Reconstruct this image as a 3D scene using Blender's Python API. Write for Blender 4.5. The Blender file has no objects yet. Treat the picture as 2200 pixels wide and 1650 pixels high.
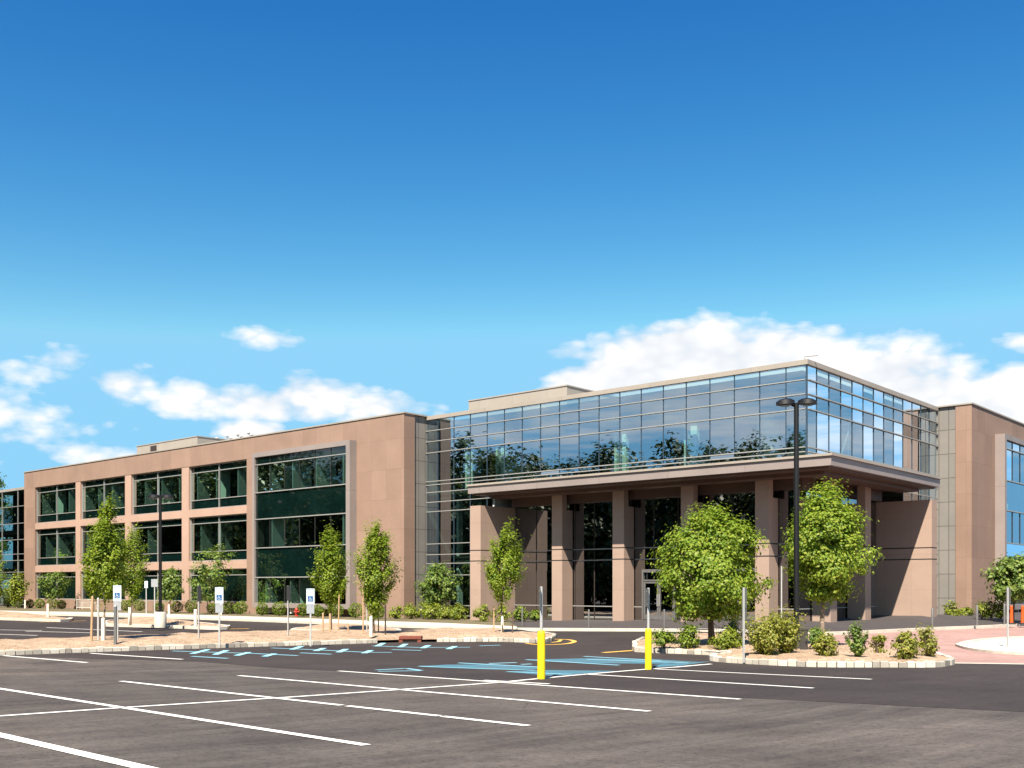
import bpy, bmesh, math, random
import numpy as np
from mathutils import Vector, Matrix
R = math.radians
S = bpy.context.scene
COL = S.collection
rng = np.random.default_rng(7)
random.seed(7)

# ------------------------------------------------------------------ geometry of the photograph (2200 x 1650 px)
F, CX, HY, H = 2257.0, 1100.0, 1260.0, 2.3
U1 = Vector((-0.7552, 0.6555)); U2 = Vector((0.6555, 0.7552))
O = Vector((15.11, 53.86))                       # corner of the glass box
BRK = 29.85
def gz(y): return 0.8 if y < 0 else max(0.0, 0.8 - 0.0268 * y)
def at(u, v, z=None, dz=0.0):
    """pixel -> ground point (or the plane at height z)"""
    k = (v - HY) / F
    if z is not None: y = (H - z) / k
    else:
        y = (H - dz) / k
        if y < BRK: y = (1.5 - dz) / (k - 0.0268)
    zz = z if z is not None else gz(y) + dz
    return Vector(((u - CX) / F * y, y, zz))
def a_at(u, b):
    k = (u - CX) / F
    return (k * (O.y + b * U2.y) - (O.x + b * U2.x)) / (U1.x - k * U1.y)
def b_at(u, a):
    k = (u - CX) / F
    return (k * (O.y + a * U1.y) - (O.x + a * U1.x)) / (U2.x - k * U2.y)
def bl(a, b, z=0.0):
    p = O + U1 * a + U2 * b
    return Vector((p.x, p.y, z))
SUN_AZ = Vector((-0.209, -0.747)).normalized(); SUN_EL = R(52)

# ------------------------------------------------------------------ materials
KA = 0.81                                         # all albedos, balanced against the exposure
def M_(name):
    m = bpy.data.materials.new(name); m.use_nodes = True
    nt = m.node_tree
    return m, nt, nt.nodes['Principled BSDF'], nt.nodes['Material Output']
def N(nt, t, **kw):
    n = nt.nodes.new(t)
    for k, v in kw.items():
        if k in n.inputs.keys(): n.inputs[k].default_value = v
        else: setattr(n, k, v)
    return n
def c4(c): return (c[0], c[1], c[2], 1.0)
def mixc(nt, fac, a, b, mode='MIX'):
    n = nt.nodes.new('ShaderNodeMix'); n.data_type = 'RGBA'; n.blend_type = mode
    for s, v in ((0, fac), (6, a), (7, b)):
        if hasattr(v, 'is_output') or isinstance(v, bpy.types.NodeSocket): nt.links.new(v, n.inputs[s])
        else: n.inputs[s].default_value = v if s == 0 else c4(v)
    return n.outputs[2]
def math_(nt, op, a, b=0.0, c=None, clamp=False):
    n = nt.nodes.new('ShaderNodeMath'); n.operation = op; n.use_clamp = clamp
    for i, v in enumerate((a, b) if c is None else (a, b, c)):
        if isinstance(v, bpy.types.NodeSocket): nt.links.new(v, n.inputs[i])
        else: n.inputs[i].default_value = v
    return n.outputs[0]
def ramp(nt, fac, lo, hi):
    n = nt.nodes.new('ShaderNodeMapRange'); n.inputs[1].default_value = lo; n.inputs[2].default_value = hi
    nt.links.new(fac, n.inputs[0]); return n.outputs[0]
def noise(nt, vec, scale, detail=4, rough=0.55, scl=None):
    if scl is not None:
        mp = nt.nodes.new('ShaderNodeMapping'); mp.inputs['Scale'].default_value = scl
        nt.links.new(vec, mp.inputs[0]); vec = mp.outputs[0]
    n = N(nt, 'ShaderNodeTexNoise', Scale=scale, Detail=detail, Roughness=rough)
    nt.links.new(vec, n.inputs['Vector']); return n.outputs['Fac']
def objco(nt): return nt.nodes.new('ShaderNodeTexCoord').outputs['Object']
def bumpit(nt, bs, h, strength=0.3, dist=0.02):
    b = N(nt, 'ShaderNodeBump', Strength=strength, Distance=dist)
    nt.links.new(h, b.inputs['Height']); nt.links.new(b.outputs[0], bs.inputs['Normal'])
def plain(name, c1, c2=None, scale=6.0, rough=0.7, bump=0.0, metal=0.0, spec=0.4):
    m, nt, bs, out = M_(name)
    bs.inputs['Roughness'].default_value = rough; bs.inputs['Metallic'].default_value = metal
    bs.inputs['Specular IOR Level'].default_value = spec
    co = objco(nt); c1 = tuple(x * KA for x in c1); c2 = tuple(x * KA for x in c2) if c2 else None
    f = noise(nt, co, scale, 6, 0.65)
    c2 = c2 or tuple(x * 0.78 for x in c1)
    nt.links.new(mixc(nt, ramp(nt, f, 0.3, 0.7), c2, c1), bs.inputs['Base Color'])
    if bump: bumpit(nt, bs, noise(nt, co, scale * 4, 4), bump)
    return m
def asphalt(name, c_lo, c_hi, streak, grain=1.0):
    m, nt, bs, out = M_(name); c_lo = tuple(x * KA for x in c_lo); c_hi = tuple(x * KA for x in c_hi)
    co = objco(nt)
    fine = noise(nt, co, 70, 2, 0.8); agg = noise(nt, co, 13, 4, 0.9)
    mid = noise(nt, co, 0.55, 7, 0.65)
    def streaks(ang, sx, sy, sc, det):
        rot = nt.nodes.new('ShaderNodeMapping'); rot.inputs['Rotation'].default_value = (0, 0, R(ang))
        stv = nt.nodes.new('ShaderNodeMapping'); stv.inputs['Scale'].default_value = (sx, sy, 1); nt.links.new(rot.outputs[0], stv.inputs[0])
        wob = N(nt, 'ShaderNodeTexNoise', Scale=0.12, Detail=2.0); nt.links.new(co, wob.inputs['Vector'])
        va = N(nt, 'ShaderNodeVectorMath', operation='MULTIPLY_ADD'); va.inputs[1].default_value = (1.6, 1.6, 0)
        nt.links.new(wob.outputs['Color'], va.inputs[0]); nt.links.new(co, va.inputs[2])
        nt.links.new(va.outputs[0], rot.inputs[0]); return noise(nt, stv.outputs[0], sc, det, 0.68)
    st = streaks(-50, 0.10, 2.6, 1.5, 7); st2 = streaks(-32, 0.05, 1.5, 1.2, 6); st3 = streaks(58, 0.10, 3.0, 1.3, 4)
    v = math_(nt, 'ADD', math_(nt, 'MULTIPLY', mid, 0.34), math_(nt, 'ADD', math_(nt, 'MULTIPLY', st, 0.30 * streak), math_(nt, 'ADD', math_(nt, 'MULTIPLY', st2, 0.26 * streak), math_(nt, 'MULTIPLY', st3, 0.10 * streak))))
    lo = 0.5 * (0.34 + 0.66 * streak)
    base = mixc(nt, ramp(nt, v, lo - 0.11, lo + 0.13), c_lo, c_hi)
    base = mixc(nt, 1.0, base, mixc(nt, ramp(nt, noise(nt, co, 0.085, 4, 0.6), 0.36, 0.64), (0.80, 0.79, 0.79), (1.28, 1.25, 1.2)), 'MULTIPLY')
    g = 0.62 * grain
    sp = mixc(nt, ramp(nt, fine, 0.55, 0.75), (1, 1, 1), (1 + g, 1 + g, 1 + g))
    dk = mixc(nt, ramp(nt, agg, 0.33, 0.50), (1 - g, 1 - g, 1 - g), (1.04, 1.04, 1.04))
    pale = mixc(nt, ramp(nt, agg, 0.60, 0.72), (1, 1, 1), (1 + g * 0.8, 1 + g * .78, 1 + g * .75))
    col = mixc(nt, 1.0, mixc(nt, 1.0, mixc(nt, 1.0, base, sp, 'MULTIPLY'), dk, 'MULTIPLY'), pale, 'MULTIPLY')
    # a few oily spots
    spot = ramp(nt, noise(nt, co, 0.9, 2, 0.4), 0.70, 0.78)
    col = mixc(nt, math_(nt, 'MULTIPLY', spot, 0.4), col, (0.03, 0.026, 0.025))
    if streak >= 1.0:
        wv = N(nt, 'ShaderNodeTexNoise', Scale=0.35, Detail=5.0); nt.links.new(co, wv.inputs['Vector'])
        vm = N(nt, 'ShaderNodeVectorMath', operation='MULTIPLY_ADD'); vm.inputs[1].default_value = (1.6, 1.6, 0); nt.links.new(wv.outputs['Color'], vm.inputs[0]); nt.links.new(co, vm.inputs[2])
        vc = N(nt, 'ShaderNodeTexVoronoi', feature='DISTANCE_TO_EDGE', Scale=0.11); vc.voronoi_dimensions = '2D'; nt.links.new(vm.outputs[0], vc.inputs['Vector'])
        col = mixc(nt, math_(nt, 'MULTIPLY', ramp(nt, vc.outputs['Distance'], 0.0035, 0.0012), math_(nt, 'MULTIPLY', ramp(nt, mid, 0.45, 0.6), 0.55), clamp=True), col, (0.018, 0.016, 0.016))
    nt.links.new(col, bs.inputs['Base Color'])
    bs.inputs['Roughness'].default_value = 0.86; bs.inputs['Specular IOR Level'].default_value = 0.3
    bumpit(nt, bs, agg, 0.35, 0.012)
    return m
def panel(name, c1, c2, w, h, mortar=0.014, jdark=0.45, lines=None, off=(0, 0), rough=0.75):
    """cladding panels with open joints, in metres of the building's own axes"""
    m, nt, bs, out = M_(name); c1 = tuple(x * KA for x in c1); c2 = tuple(x * KA for x in c2)
    co = objco(nt)
    sx = N(nt, 'ShaderNodeSeparateXYZ'); nt.links.new(co, sx.inputs[0])
    cb = N(nt, 'ShaderNodeCombineXYZ')
    nt.links.new(math_(nt, 'ADD', math_(nt, 'ADD', sx.outputs[0], sx.outputs[1]), off[0]), cb.inputs[0])
    nt.links.new(math_(nt, 'ADD', sx.outputs[2], off[1]), cb.inputs[1])
    br = N(nt, 'ShaderNodeTexBrick', offset=0.0, squash=1.0)
    br.inputs['Scale'].default_value = 1.0; br.inputs['Brick Width'].default_value = w; br.inputs['Row Height'].default_value = h
    br.inputs['Mortar Size'].default_value = mortar; br.inputs['Mortar Smooth'].default_value = 0.2; br.inputs['Bias'].default_value = 0.0
    br.inputs['Color1'].default_value = c4(c1); br.inputs['Color2'].default_value = c4(c2)
    br.inputs['Mortar'].default_value = c4(tuple(x * jdark for x in c1))
    nt.links.new(cb.outputs[0], br.inputs['Vector'])
    n1 = noise(nt, co, 0.5, 5, 0.6); n2 = noise(nt, co, 14, 4, 0.7)
    col = mixc(nt, 1.0, br.outputs['Color'], mixc(nt, ramp(nt, n1, 0.3, 0.7), (0.90, 0.90, 0.90), (1.06, 1.05, 1.04)), 'MULTIPLY')
    col = mixc(nt, 1.0, col, mixc(nt, ramp(nt, n2, 0.3, 0.7), (0.93, 0.93, 0.93), (1.05, 1.05, 1.05)), 'MULTIPLY')
    if lines:
        f = None
        for zc, hw in lines:
            g = math_(nt, 'LESS_THAN', math_(nt, 'ABSOLUTE', math_(nt, 'SUBTRACT', sx.outputs[2], zc)), hw)
            f = g if f is None else math_(nt, 'MAXIMUM', f, g)
        col = mixc(nt, f, col, (0.03, 0.026, 0.024))
    nt.links.new(col, bs.inputs['Base Color'])
    bs.inputs['Roughness'].default_value = rough; bs.inputs['Specular IOR Level'].default_value = 0.3
    bumpit(nt, bs, noise(nt, co, 30, 4), 0.12)
    return m
def glazing(name, tint, refl, refl_tint, rip=0.0):
    m, nt, bs, out = M_(name); nt.nodes.remove(bs)
    gl = N(nt, 'ShaderNodeBsdfGlossy', Color=c4(refl_tint), Roughness=0.0)
    tr = N(nt, 'ShaderNodeBsdfTransparent', Color=c4(tint))
    lw = N(nt, 'ShaderNodeLayerWeight', Blend=0.25)
    fac = math_(nt, 'ADD', math_(nt, 'MULTIPLY', lw.outputs['Fresnel'], 0.75), refl, clamp=True)
    mx = N(nt, 'ShaderNodeMixShader')
    nt.links.new(fac, mx.inputs[0]); nt.links.new(tr.outputs[0], mx.inputs[1]); nt.links.new(gl.outputs[0], mx.inputs[2])
    if rip:
        b = N(nt, 'ShaderNodeBump', Strength=rip, Distance=0.02)
        nt.links.new(noise(nt, objco(nt), 0.9, 2), b.inputs['Height']); nt.links.new(b.outputs[0], gl.inputs['Normal'])
    nt.links.new(mx.outputs[0], out.inputs[0])
    return m
def leafy(name, ca, cb, cc, trans=0.35):
    m, nt, bs, out = M_(name); ca, cb, cc = (tuple(x * KA for x in c) for c in (ca, cb, cc))
    g = N(nt, 'ShaderNodeNewGeometry')
    r = g.outputs['Random Per Island']
    cr = N(nt, 'ShaderNodeValToRGB')
    e = cr.color_ramp.elements; e[0].color = c4(ca); e[1].color = c4(cc); e[1].position = 1.0
    x = cr.color_ramp.elements.new(0.5); x.color = c4(cb)
    nt.links.new(r, cr.inputs[0])
    bs.inputs['Roughness'].default_value = 0.5; bs.inputs['Specular IOR Level'].default_value = 0.35
    nt.links.new(cr.outputs[0], bs.inputs['Base Color'])
    tl = N(nt, 'ShaderNodeBsdfTranslucent')
    nt.links.new(mixc(nt, 1.0, cr.outputs[0], (1.25, 1.3, 0.6), 'MULTIPLY'), tl.inputs[0])
    mx = N(nt, 'ShaderNodeMixShader'); mx.inputs[0].default_value = trans
    nt.links.new(bs.outputs[0], mx.inputs[1]); nt.links.new(tl.outputs[0], mx.inputs[2]); nt.links.new(mx.outputs[0], out.inputs[0])
    return m
def island_mat(name, ca, cb, cc, rough=0.8):
    m, nt, bs, out = M_(name); ca, cb, cc = (tuple(x * KA for x in c) for c in (ca, cb, cc))
    g = N(nt, 'ShaderNodeNewGeometry'); cr = N(nt, 'ShaderNodeValToRGB')
    e = cr.color_ramp.elements; e[0].color = c4(ca); e[1].color = c4(cc)
    x = cr.color_ramp.elements.new(0.55); x.color = c4(cb)
    nt.links.new(g.outputs['Random Per Island'], cr.inputs[0])
    f = noise(nt, objco(nt), 22, 5, 0.7)
    nt.links.new(mixc(nt, 1.0, cr.outputs[0], mixc(nt, ramp(nt, f, 0.3, 0.7), (0.8, 0.8, 0.8), (1.1, 1.1, 1.1)), 'MULTIPLY'), bs.inputs['Base Color'])
    bs.inputs['Roughness'].default_value = rough; bumpit(nt, bs, f, 0.4)
    return m
def painted(name, c, wear=0.5):
    m, nt, bs, out = M_(name)
    co = objco(nt); f = noise(nt, co, 7, 6, 0.75); f2 = noise(nt, co, 0.8, 4, 0.6)
    w = math_(nt, 'ADD', math_(nt, 'MULTIPLY', f, 0.7), math_(nt, 'MULTIPLY', f2, 0.3))
    nt.links.new(mixc(nt, ramp(nt, w, wear - 0.12, wear + 0.06), (0.10, 0.095, 0.095), c), bs.inputs['Base Color'])
    bs.inputs['Roughness'].default_value = 0.7
    return m

m_asph = asphalt('asphalt_old', (0.047, 0.039, 0.036), (0.130, 0.113, 0.101), 1.0)
m_asph_new = asphalt('asphalt_new', (0.030, 0.0235, 0.0225), (0.054, 0.043, 0.040), 0.9)
m_grass = plain('grass_far', (0.07, 0.10, 0.03), (0.05, 0.07, 0.02), 0.3, 0.9)
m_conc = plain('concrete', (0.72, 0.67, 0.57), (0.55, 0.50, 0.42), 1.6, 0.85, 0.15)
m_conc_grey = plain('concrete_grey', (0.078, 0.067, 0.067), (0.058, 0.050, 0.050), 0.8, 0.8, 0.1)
m_mulch = None
def mulch(name):
    m, nt, bs, out = M_(name)
    co = objco(nt)
    v = N(nt, 'ShaderNodeTexVoronoi', Scale=14.0); nt.links.new(co, v.inputs['Vector'])
    s = N(nt, 'ShaderNodeSeparateColor'); nt.links.new(v.outputs['Color'], s.inputs[0])
    c = mixc(nt, s.outputs[0], (0.26, 0.182, 0.122), (0.48, 0.36, 0.262))
    f = noise(nt, co, 1.1, 5, 0.65)
    c = mixc(nt, 1.0, c, mixc(nt, ramp(nt, f, 0.3, 0.7), (0.72, 0.68, 0.62), (1.1, 1.08, 1.05)), 'MULTIPLY')
    nt.links.new(c, bs.inputs['Base Color']); bs.inputs['Roughness'].default_value = 0.95
    bumpit(nt, bs, v.outputs['Distance'], 0.7, 0.05)
    return m
m_mulch = mulch('wood_chip_mulch')
m_cobble = island_mat('granite_blocks', (0.30, 0.27, 0.23), (0.62, 0.57, 0.48), (0.74, 0.69, 0.60))
def paver():
    m, nt, bs, out = M_('red_pavers')
    co = objco(nt)
    br = N(nt, 'ShaderNodeTexBrick', offset=0.5)
    br.inputs['Scale'].default_value = 1.0; br.inputs['Brick Width'].default_value = 0.30; br.inputs['Row Height'].default_value = 0.15
    br.inputs['Mortar Size'].default_value = 0.008
    br.inputs['Color1'].default_value = c4((0.34, 0.205, 0.178)); br.inputs['Color2'].default_value = c4((0.27, 0.155, 0.132)); br.inputs['Mortar'].default_value = c4((0.36, 0.26, 0.23))
    nt.links.new(co, br.inputs['Vector'])
    f = noise(nt, co, 0.35, 5, 0.6)
    nt.links.new(mixc(nt, 1.0, br.outputs['Color'], mixc(nt, ramp(nt, f, 0.3, 0.7), (0.85, 0.85, 0.85), (1.15, 1.15, 1.15)), 'MULTIPLY'), bs.inputs['Base Color'])
    bs.inputs['Roughness'].default_value = 0.85
    return m
m_paver = paver()
m_white = painted('white_road_paint', (0.80, 0.79, 0.74), 0.36)
m_blue = painted('blue_road_paint', (0.048, 0.150, 0.205), 0.46)
m_blue_pale = painted('pale_blue_road_paint', (0.19, 0.40, 0.49), 0.38)
m_yel_curb = painted('yellow_road_paint', (0.72, 0.42, 0.08), 0.38)
m_brown = panel('brown_cladding', (0.350, 0.234, 0.178), (0.308, 0.204, 0.155), 1.5, 2.03, 0.013, 0.74, off=(0.15, 1.94))
m_pink = panel('pale_precast', (0.50, 0.34, 0.265), (0.48, 0.325, 0.255), 6.0, 4.0, 0.006, 0.8)
m_entry = panel('entry_stone', (0.430, 0.312, 0.250), (0.416, 0.302, 0.242), 1.6, 2.1, 0.008, 0.7, lines=[(4.57, 0.035), (3.9, 0.035)])
m_greypan = panel('grey_metal_panels', (0.265, 0.25, 0.23), (0.24, 0.227, 0.21), 0.62, 1.55, 0.022, 0.35)
m_beige = panel('beige_metal', (0.40, 0.355, 0.305), (0.38, 0.34, 0.292), 3.2, 9.0, 0.015, 0.7, rough=0.55)
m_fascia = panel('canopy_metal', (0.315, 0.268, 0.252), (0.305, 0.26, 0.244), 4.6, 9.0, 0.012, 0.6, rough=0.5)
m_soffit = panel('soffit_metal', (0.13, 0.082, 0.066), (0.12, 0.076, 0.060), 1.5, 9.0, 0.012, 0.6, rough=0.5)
m_glass_wing = glazing('green_window_glass', (0.54, 0.77, 0.68), 0.12, (0.80, 0.97, 0.93))
m_glass_span = plain('green_spandrel_glass', (0.004, 0.016, 0.014), (0.002, 0.008, 0.007), 0.9, 0.03, 0, 0.0, 0.9)
m_glass_box = glazing('blue_reflective_glass', (0.60, 0.84, 0.77), 0.44, (0.74, 0.87, 1.0))
m_glass_entry = glazing('clear_entrance_glass', (0.22, 0.26, 0.25), 0.34, (0.92, 0.96, 1.0))
m_alu = plain('aluminium', (0.46, 0.46, 0.44), (0.40, 0.40, 0.38), 3, 0.4, 0, 0.3)
m_alu_mid = plain('brushed_aluminium', (0.22, 0.215, 0.21), None, 3, 0.4, 0, 0.3)
m_alu_dk = plain('slate_blue_mullion', (0.045, 0.075, 0.11), (0.04, 0.065, 0.095), 3, 0.4)
m_room = plain('room_plaster', (0.95, 0.98, 0.93), (0.90, 0.93, 0.88), 1, 0.9)
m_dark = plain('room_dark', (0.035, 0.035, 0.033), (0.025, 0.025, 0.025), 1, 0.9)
m_floor = plain('room_floor', (0.10, 0.09, 0.08), None, 1, 0.8)
m_roof = plain('roof_membrane', (0.35, 0.34, 0.32), None, 0.6, 0.9)
m_galv = plain('galvanised_steel', (0.56, 0.56, 0.54), (0.44, 0.45, 0.45), 14, 0.5, 0, 0.15)
m_black = plain('black_powder_coat', (0.007, 0.007, 0.008), (0.005, 0.005, 0.006), 8, 0.5)
m_lens = plain('lamp_lens', (0.45, 0.47, 0.48), None, 8, 0.2)
m_yellow = plain('yellow_sleeve', (0.95, 0.74, 0.008), (0.88, 0.64, 0.008), 3.0, 0.45)
_m, _nt, _bs, _o = M_('scuffed_yellow_sleeve'); _co = objco(_nt)
_f = noise(_nt, _co, 9, 6, 0.75, (1, 1, 2.5)); _g = noise(_nt, _co, 2.2, 3, 0.6)
_nt.links.new(mixc(_nt, ramp(_nt, _f, 0.66, 0.76), mixc(_nt, ramp(_nt, _g, 0.3, 0.7), (0.76, 0.585, 0.006), (0.70, 0.50, 0.006)), (0.30, 0.24, 0.08)), _bs.inputs['Base Color'])
_bs.inputs['Roughness'].default_value = 0.5; m_yellow = _m
m_signw = plain('sign_white', (0.72, 0.80, 0.80), (0.66, 0.75, 0.76), 5, 0.4)
m_signb = plain('sign_blue', (0.03, 0.13, 0.36), None, 5, 0.4)
m_signg = plain('sign_grey', (0.42, 0.44, 0.47), None, 5, 0.5)
m_signback = plain('sign_back', (0.22, 0.23, 0.23), None, 9, 0.5, 0, 0.4)
m_wood = plain('stake_wood', (0.52, 0.36, 0.22), (0.38, 0.25, 0.14), 12, 0.9)
m_whitewood = plain('white_post', (0.78, 0.74, 0.66), (0.62, 0.58, 0.50), 12, 0.8)
m_bark = plain('bark', (0.16, 0.11, 0.08), (0.08, 0.055, 0.04), 16, 0.95, 0.5)
m_bark_pale = plain('bark_pale', (0.32, 0.25, 0.19), (0.20, 0.15, 0.11), 16, 0.95, 0.5)
m_orange = plain('orange_plastic', (0.85, 0.14, 0.02), (0.75, 0.11, 0.02), 5, 0.45)
m_red = plain('red_enamel', (0.60, 0.05, 0.03), None, 5, 0.45)
m_rust = plain('rusty_brick', (0.30, 0.085, 0.05), (0.16, 0.05, 0.035), 10, 0.9)
m_iron = plain('cast_iron', (0.05, 0.035, 0.03), None, 9, 0.7)
m_drkconc = plain('dark_utility_cabinet', (0.055, 0.05, 0.05), (0.04, 0.036, 0.036), 5, 0.6)
m_leaf_maple = leafy('maple_leaves', (0.15, 0.26, 0.022), (0.26, 0.37, 0.04), (0.40, 0.45, 0.06), 0.45)
m_leaf_horn = leafy('columnar_leaves', (0.14, 0.24, 0.02), (0.26, 0.36, 0.035), (0.38, 0.44, 0.05), 0.45)
m_leaf_box = leafy('boxwood_leaves', (0.065, 0.12, 0.012), (0.17, 0.26, 0.025), (0.32, 0.38, 0.045), 0.3)
m_leaf_bush = leafy('bush_leaves', (0.18, 0.22, 0.035), (0.34, 0.37, 0.06), (0.50, 0.45, 0.12), 0.45)
m_leaf_lime = leafy('lime_leaves', (0.12, 0.19, 0.018), (0.26, 0.32, 0.03), (0.40, 0.42, 0.06), 0.35)
m_leaf_dark = leafy('cool_green_leaves', (0.07, 0.14, 0.028), (0.17, 0.27, 0.05), (0.30, 0.37, 0.075), 0.4)
m_leaf_wood = leafy('woodland_leaves', (0.03, 0.055, 0.014), (0.06, 0.09, 0.024), (0.10, 0.125, 0.035), 0.2)

# ------------------------------------------------------------------ object helpers
class MB:
    def __init__(s): s.v = []; s.f = []; s.mi = []; s.cur = 0
    def poly(s, pts):
        n = len(s.v); s.v += [tuple(p) for p in pts]; s.f.append(tuple(range(n, n + len(pts)))); s.mi.append(s.cur); return s
    def box(s, x0, x1, y0, y1, z0, z1):
        x0, x1 = min(x0, x1), max(x0, x1); y0, y1 = min(y0, y1), max(y0, y1); z0, z1 = min(z0, z1), max(z0, z1)
        n = len(s.v)
        s.v += [(x0, y0, z0), (x1, y0, z0), (x1, y1, z0), (x0, y1, z0), (x0, y0, z1), (x1, y0, z1), (x1, y1, z1), (x0, y1, z1)]
        for q in ((3, 2, 1, 0), (4, 5, 6, 7), (0, 1, 5, 4), (1, 2, 6, 5), (2, 3, 7, 6), (3, 0, 4, 7)):
            s.f.append(tuple(n + i for i in q)); s.mi.append(s.cur)
        return s
    def hexa(s, p):                                     # eight corners, bottom ring then top ring
        n = len(s.v); s.v += [tuple(q) for q in p]
        for q in ((3, 2, 1, 0), (4, 5, 6, 7), (0, 1, 5, 4), (1, 2, 6, 5), (2, 3, 7, 6), (3, 0, 4, 7)):
            s.f.append(tuple(n + i for i in q)); s.mi.append(s.cur)
        return s
    def tube(s, pts, rad, seg=8, cap=True):
        pts = [Vector(p) for p in pts]
        if not hasattr(rad, '__len__'): rad = [rad] * len(pts)
        n = len(s.v); ref = None
        for i, p in enumerate(pts):
            d = (pts[min(i + 1, len(pts) - 1)] - pts[max(i - 1, 0)]).normalized()
            if ref is None: ref = Vector((1, 0, 0)) if abs(d.x) < 0.9 else Vector((0, 1, 0))
            a = d.cross(ref).normalized(); b = d.cross(a).normalized()
            for k in range(seg):
                t = 2 * math.pi * k / seg
                s.v.append(tuple(p + (a * math.cos(t) + b * math.sin(t)) * rad[i]))
        for i in range(len(pts) - 1):
            for k in range(seg):
                k2 = (k + 1) % seg
                s.f.append((n + i * seg + k, n + i * seg + k2, n + (i + 1) * seg + k2, n + (i + 1) * seg + k)); s.mi.append(s.cur)
        if cap:
            s.f.append(tuple(n + k for k in range(seg))[::-1]); s.mi.append(s.cur)
            s.f.append(tuple(n + (len(pts) - 1) * seg + k for k in range(seg))); s.mi.append(s.cur)
        return s
    def lathe(s, prof, seg=16, c=(0, 0)):
        return s.tube([(c[0], c[1], z) for r, z in prof], [r for r, z in prof], seg)
    def build(s, name, mats, parent=None, loc=None, smooth=False, normals=True):
        me = bpy.data.meshes.new(name); me.from_pydata(s.v, [], s.f)
        mats = mats if isinstance(mats, (list, tuple)) else [mats]
        for m in mats: me.materials.append(m)
        if len(mats) > 1: me.polygons.foreach_set('material_index', s.mi)
        if normals:
            b = bmesh.new(); b.from_mesh(me); bmesh.ops.recalc_face_normals(b, faces=b.faces); b.to_mesh(me); b.free()
        if smooth:
            me.polygons.foreach_set('use_smooth', [True] * len(me.polygons))
            try: me.set_sharp_from_angle(angle=R(40))
            except Exception: pass
        o = bpy.data.objects.new(name, me); COL.objects.link(o)
        if parent: o.parent = parent
        if loc is not None: o.location = loc
        return o
def tag(o, label, cat, group=None):
    o['label'] = label; o['category'] = cat
    if group: o['group'] = group
    return o
def thing(name, label, cat, loc=(0, 0, 0), rz=0.0, group=None):
    o = bpy.data.objects.new(name, None); o.empty_display_size = 0.3; COL.objects.link(o)
    o.location = loc; o.rotation_euler = (0, 0, rz)
    return tag(o, label, cat, group)
def struct(o): o['kind'] = 'structure'; return o
def copy_tree(o, parent=None):
    c = o.copy(); COL.objects.link(c)
    if parent: c.parent = parent
    for ch in list(o.children): copy_tree(ch, c)
    return c

# ------------------------------------------------------------------ ground sheets, strips, kerbs, beds
def drape(bm, dz, zf=None):
    for y in (0.0, BRK):
        bmesh.ops.bisect_plane(bm, geom=bm.verts[:] + bm.edges[:] + bm.faces[:], plane_co=(0, y, 0), plane_no=(0, 1, 0))
    for v in bm.verts: v.co.z = (zf(v.co) if zf else gz(v.co.y)) + dz
def finish(bm, name, mat):
    bmesh.ops.recalc_face_normals(bm, faces=bm.faces)
    for f in bm.faces:
        if f.normal.z < 0: f.normal_flip()
    me = bpy.data.meshes.new(name); bm.to_mesh(me); bm.free(); me.materials.append(mat)
    o = bpy.data.objects.new(name, me); COL.objects.link(o); return struct(o)
def sheet(name, pts, dz, mat):
    bm = bmesh.new()
    bm.faces.new([bm.verts.new((p[0], p[1], 0)) for p in pts])
    bmesh.ops.triangulate(bm, faces=bm.faces[:])
    drape(bm, dz); return finish(bm, name, mat)
def offs(pts, w):
    """left and right offset lines of a polyline (mitred)"""
    L, Rr = [], []
    P = [Vector((p[0], p[1])) for p in pts]
    for i, p in enumerate(P):
        d1 = (P[i] - P[i - 1]).normalized() if i > 0 else (P[1] - P[0]).normalized()
        d2 = (P[i + 1] - P[i]).normalized() if i < len(P) - 1 else d1
        d = (d1 + d2).normalized() if (d1 + d2).length > 1e-6 else d1
        n = Vector((-d.y, d.x)); k = 1.0 / max(0.35, n.dot(Vector((-d1.y, d1.x))))
        L.append(p + n * w * k); Rr.append(p - n * w * k)
    return L, Rr
def strips(name, lines, dz, mat):
    bm = bmesh.new()
    for i, (pts, w) in enumerate(lines):
        L, Rr = offs(pts, w / 2)
        for k in range(len(pts) - 1):
            bm.faces.new([bm.verts.new((q.x, q.y, 0)) for q in (L[k], L[k + 1], Rr[k + 1], Rr[k])])
    drape(bm, dz); return finish(bm, name, mat)
def px(*uv, dz=0.0): return [at(u, v, dz=dz) for u, v in uv]
def smooth_line(pts, n=6, closed=False):
    P = [Vector((p[0], p[1], 0)) for p in pts]; out = []
    for i in range(len(P) - 1):
        p0 = P[max(i - 1, 0)]; p1 = P[i]; p2 = P[i + 1]; p3 = P[min(i + 2, len(P) - 1)]
        for k in range(n):
            t = k / n
            out.append(0.5 * ((2 * p1) + (p2 - p0) * t + (2 * p0 - 5 * p1 + 4 * p2 - p3) * t * t + (3 * p1 - p0 - 3 * p2 + p3) * t ** 3))
    out.append(P[-1]); return out
def kerb(name, pts, w, h, mat):
    mb = MB(); L, Rr = offs(pts, w / 2)
    for k in range(len(pts) - 1):
        q = []
        for zz in (-0.1, h):
            for p in (L[k], L[k + 1], Rr[k + 1], Rr[k]): q.append((p.x, p.y, gz(p.y) + zz))
        mb.hexa(q)
    return struct(mb.build(name, mat))
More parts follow.
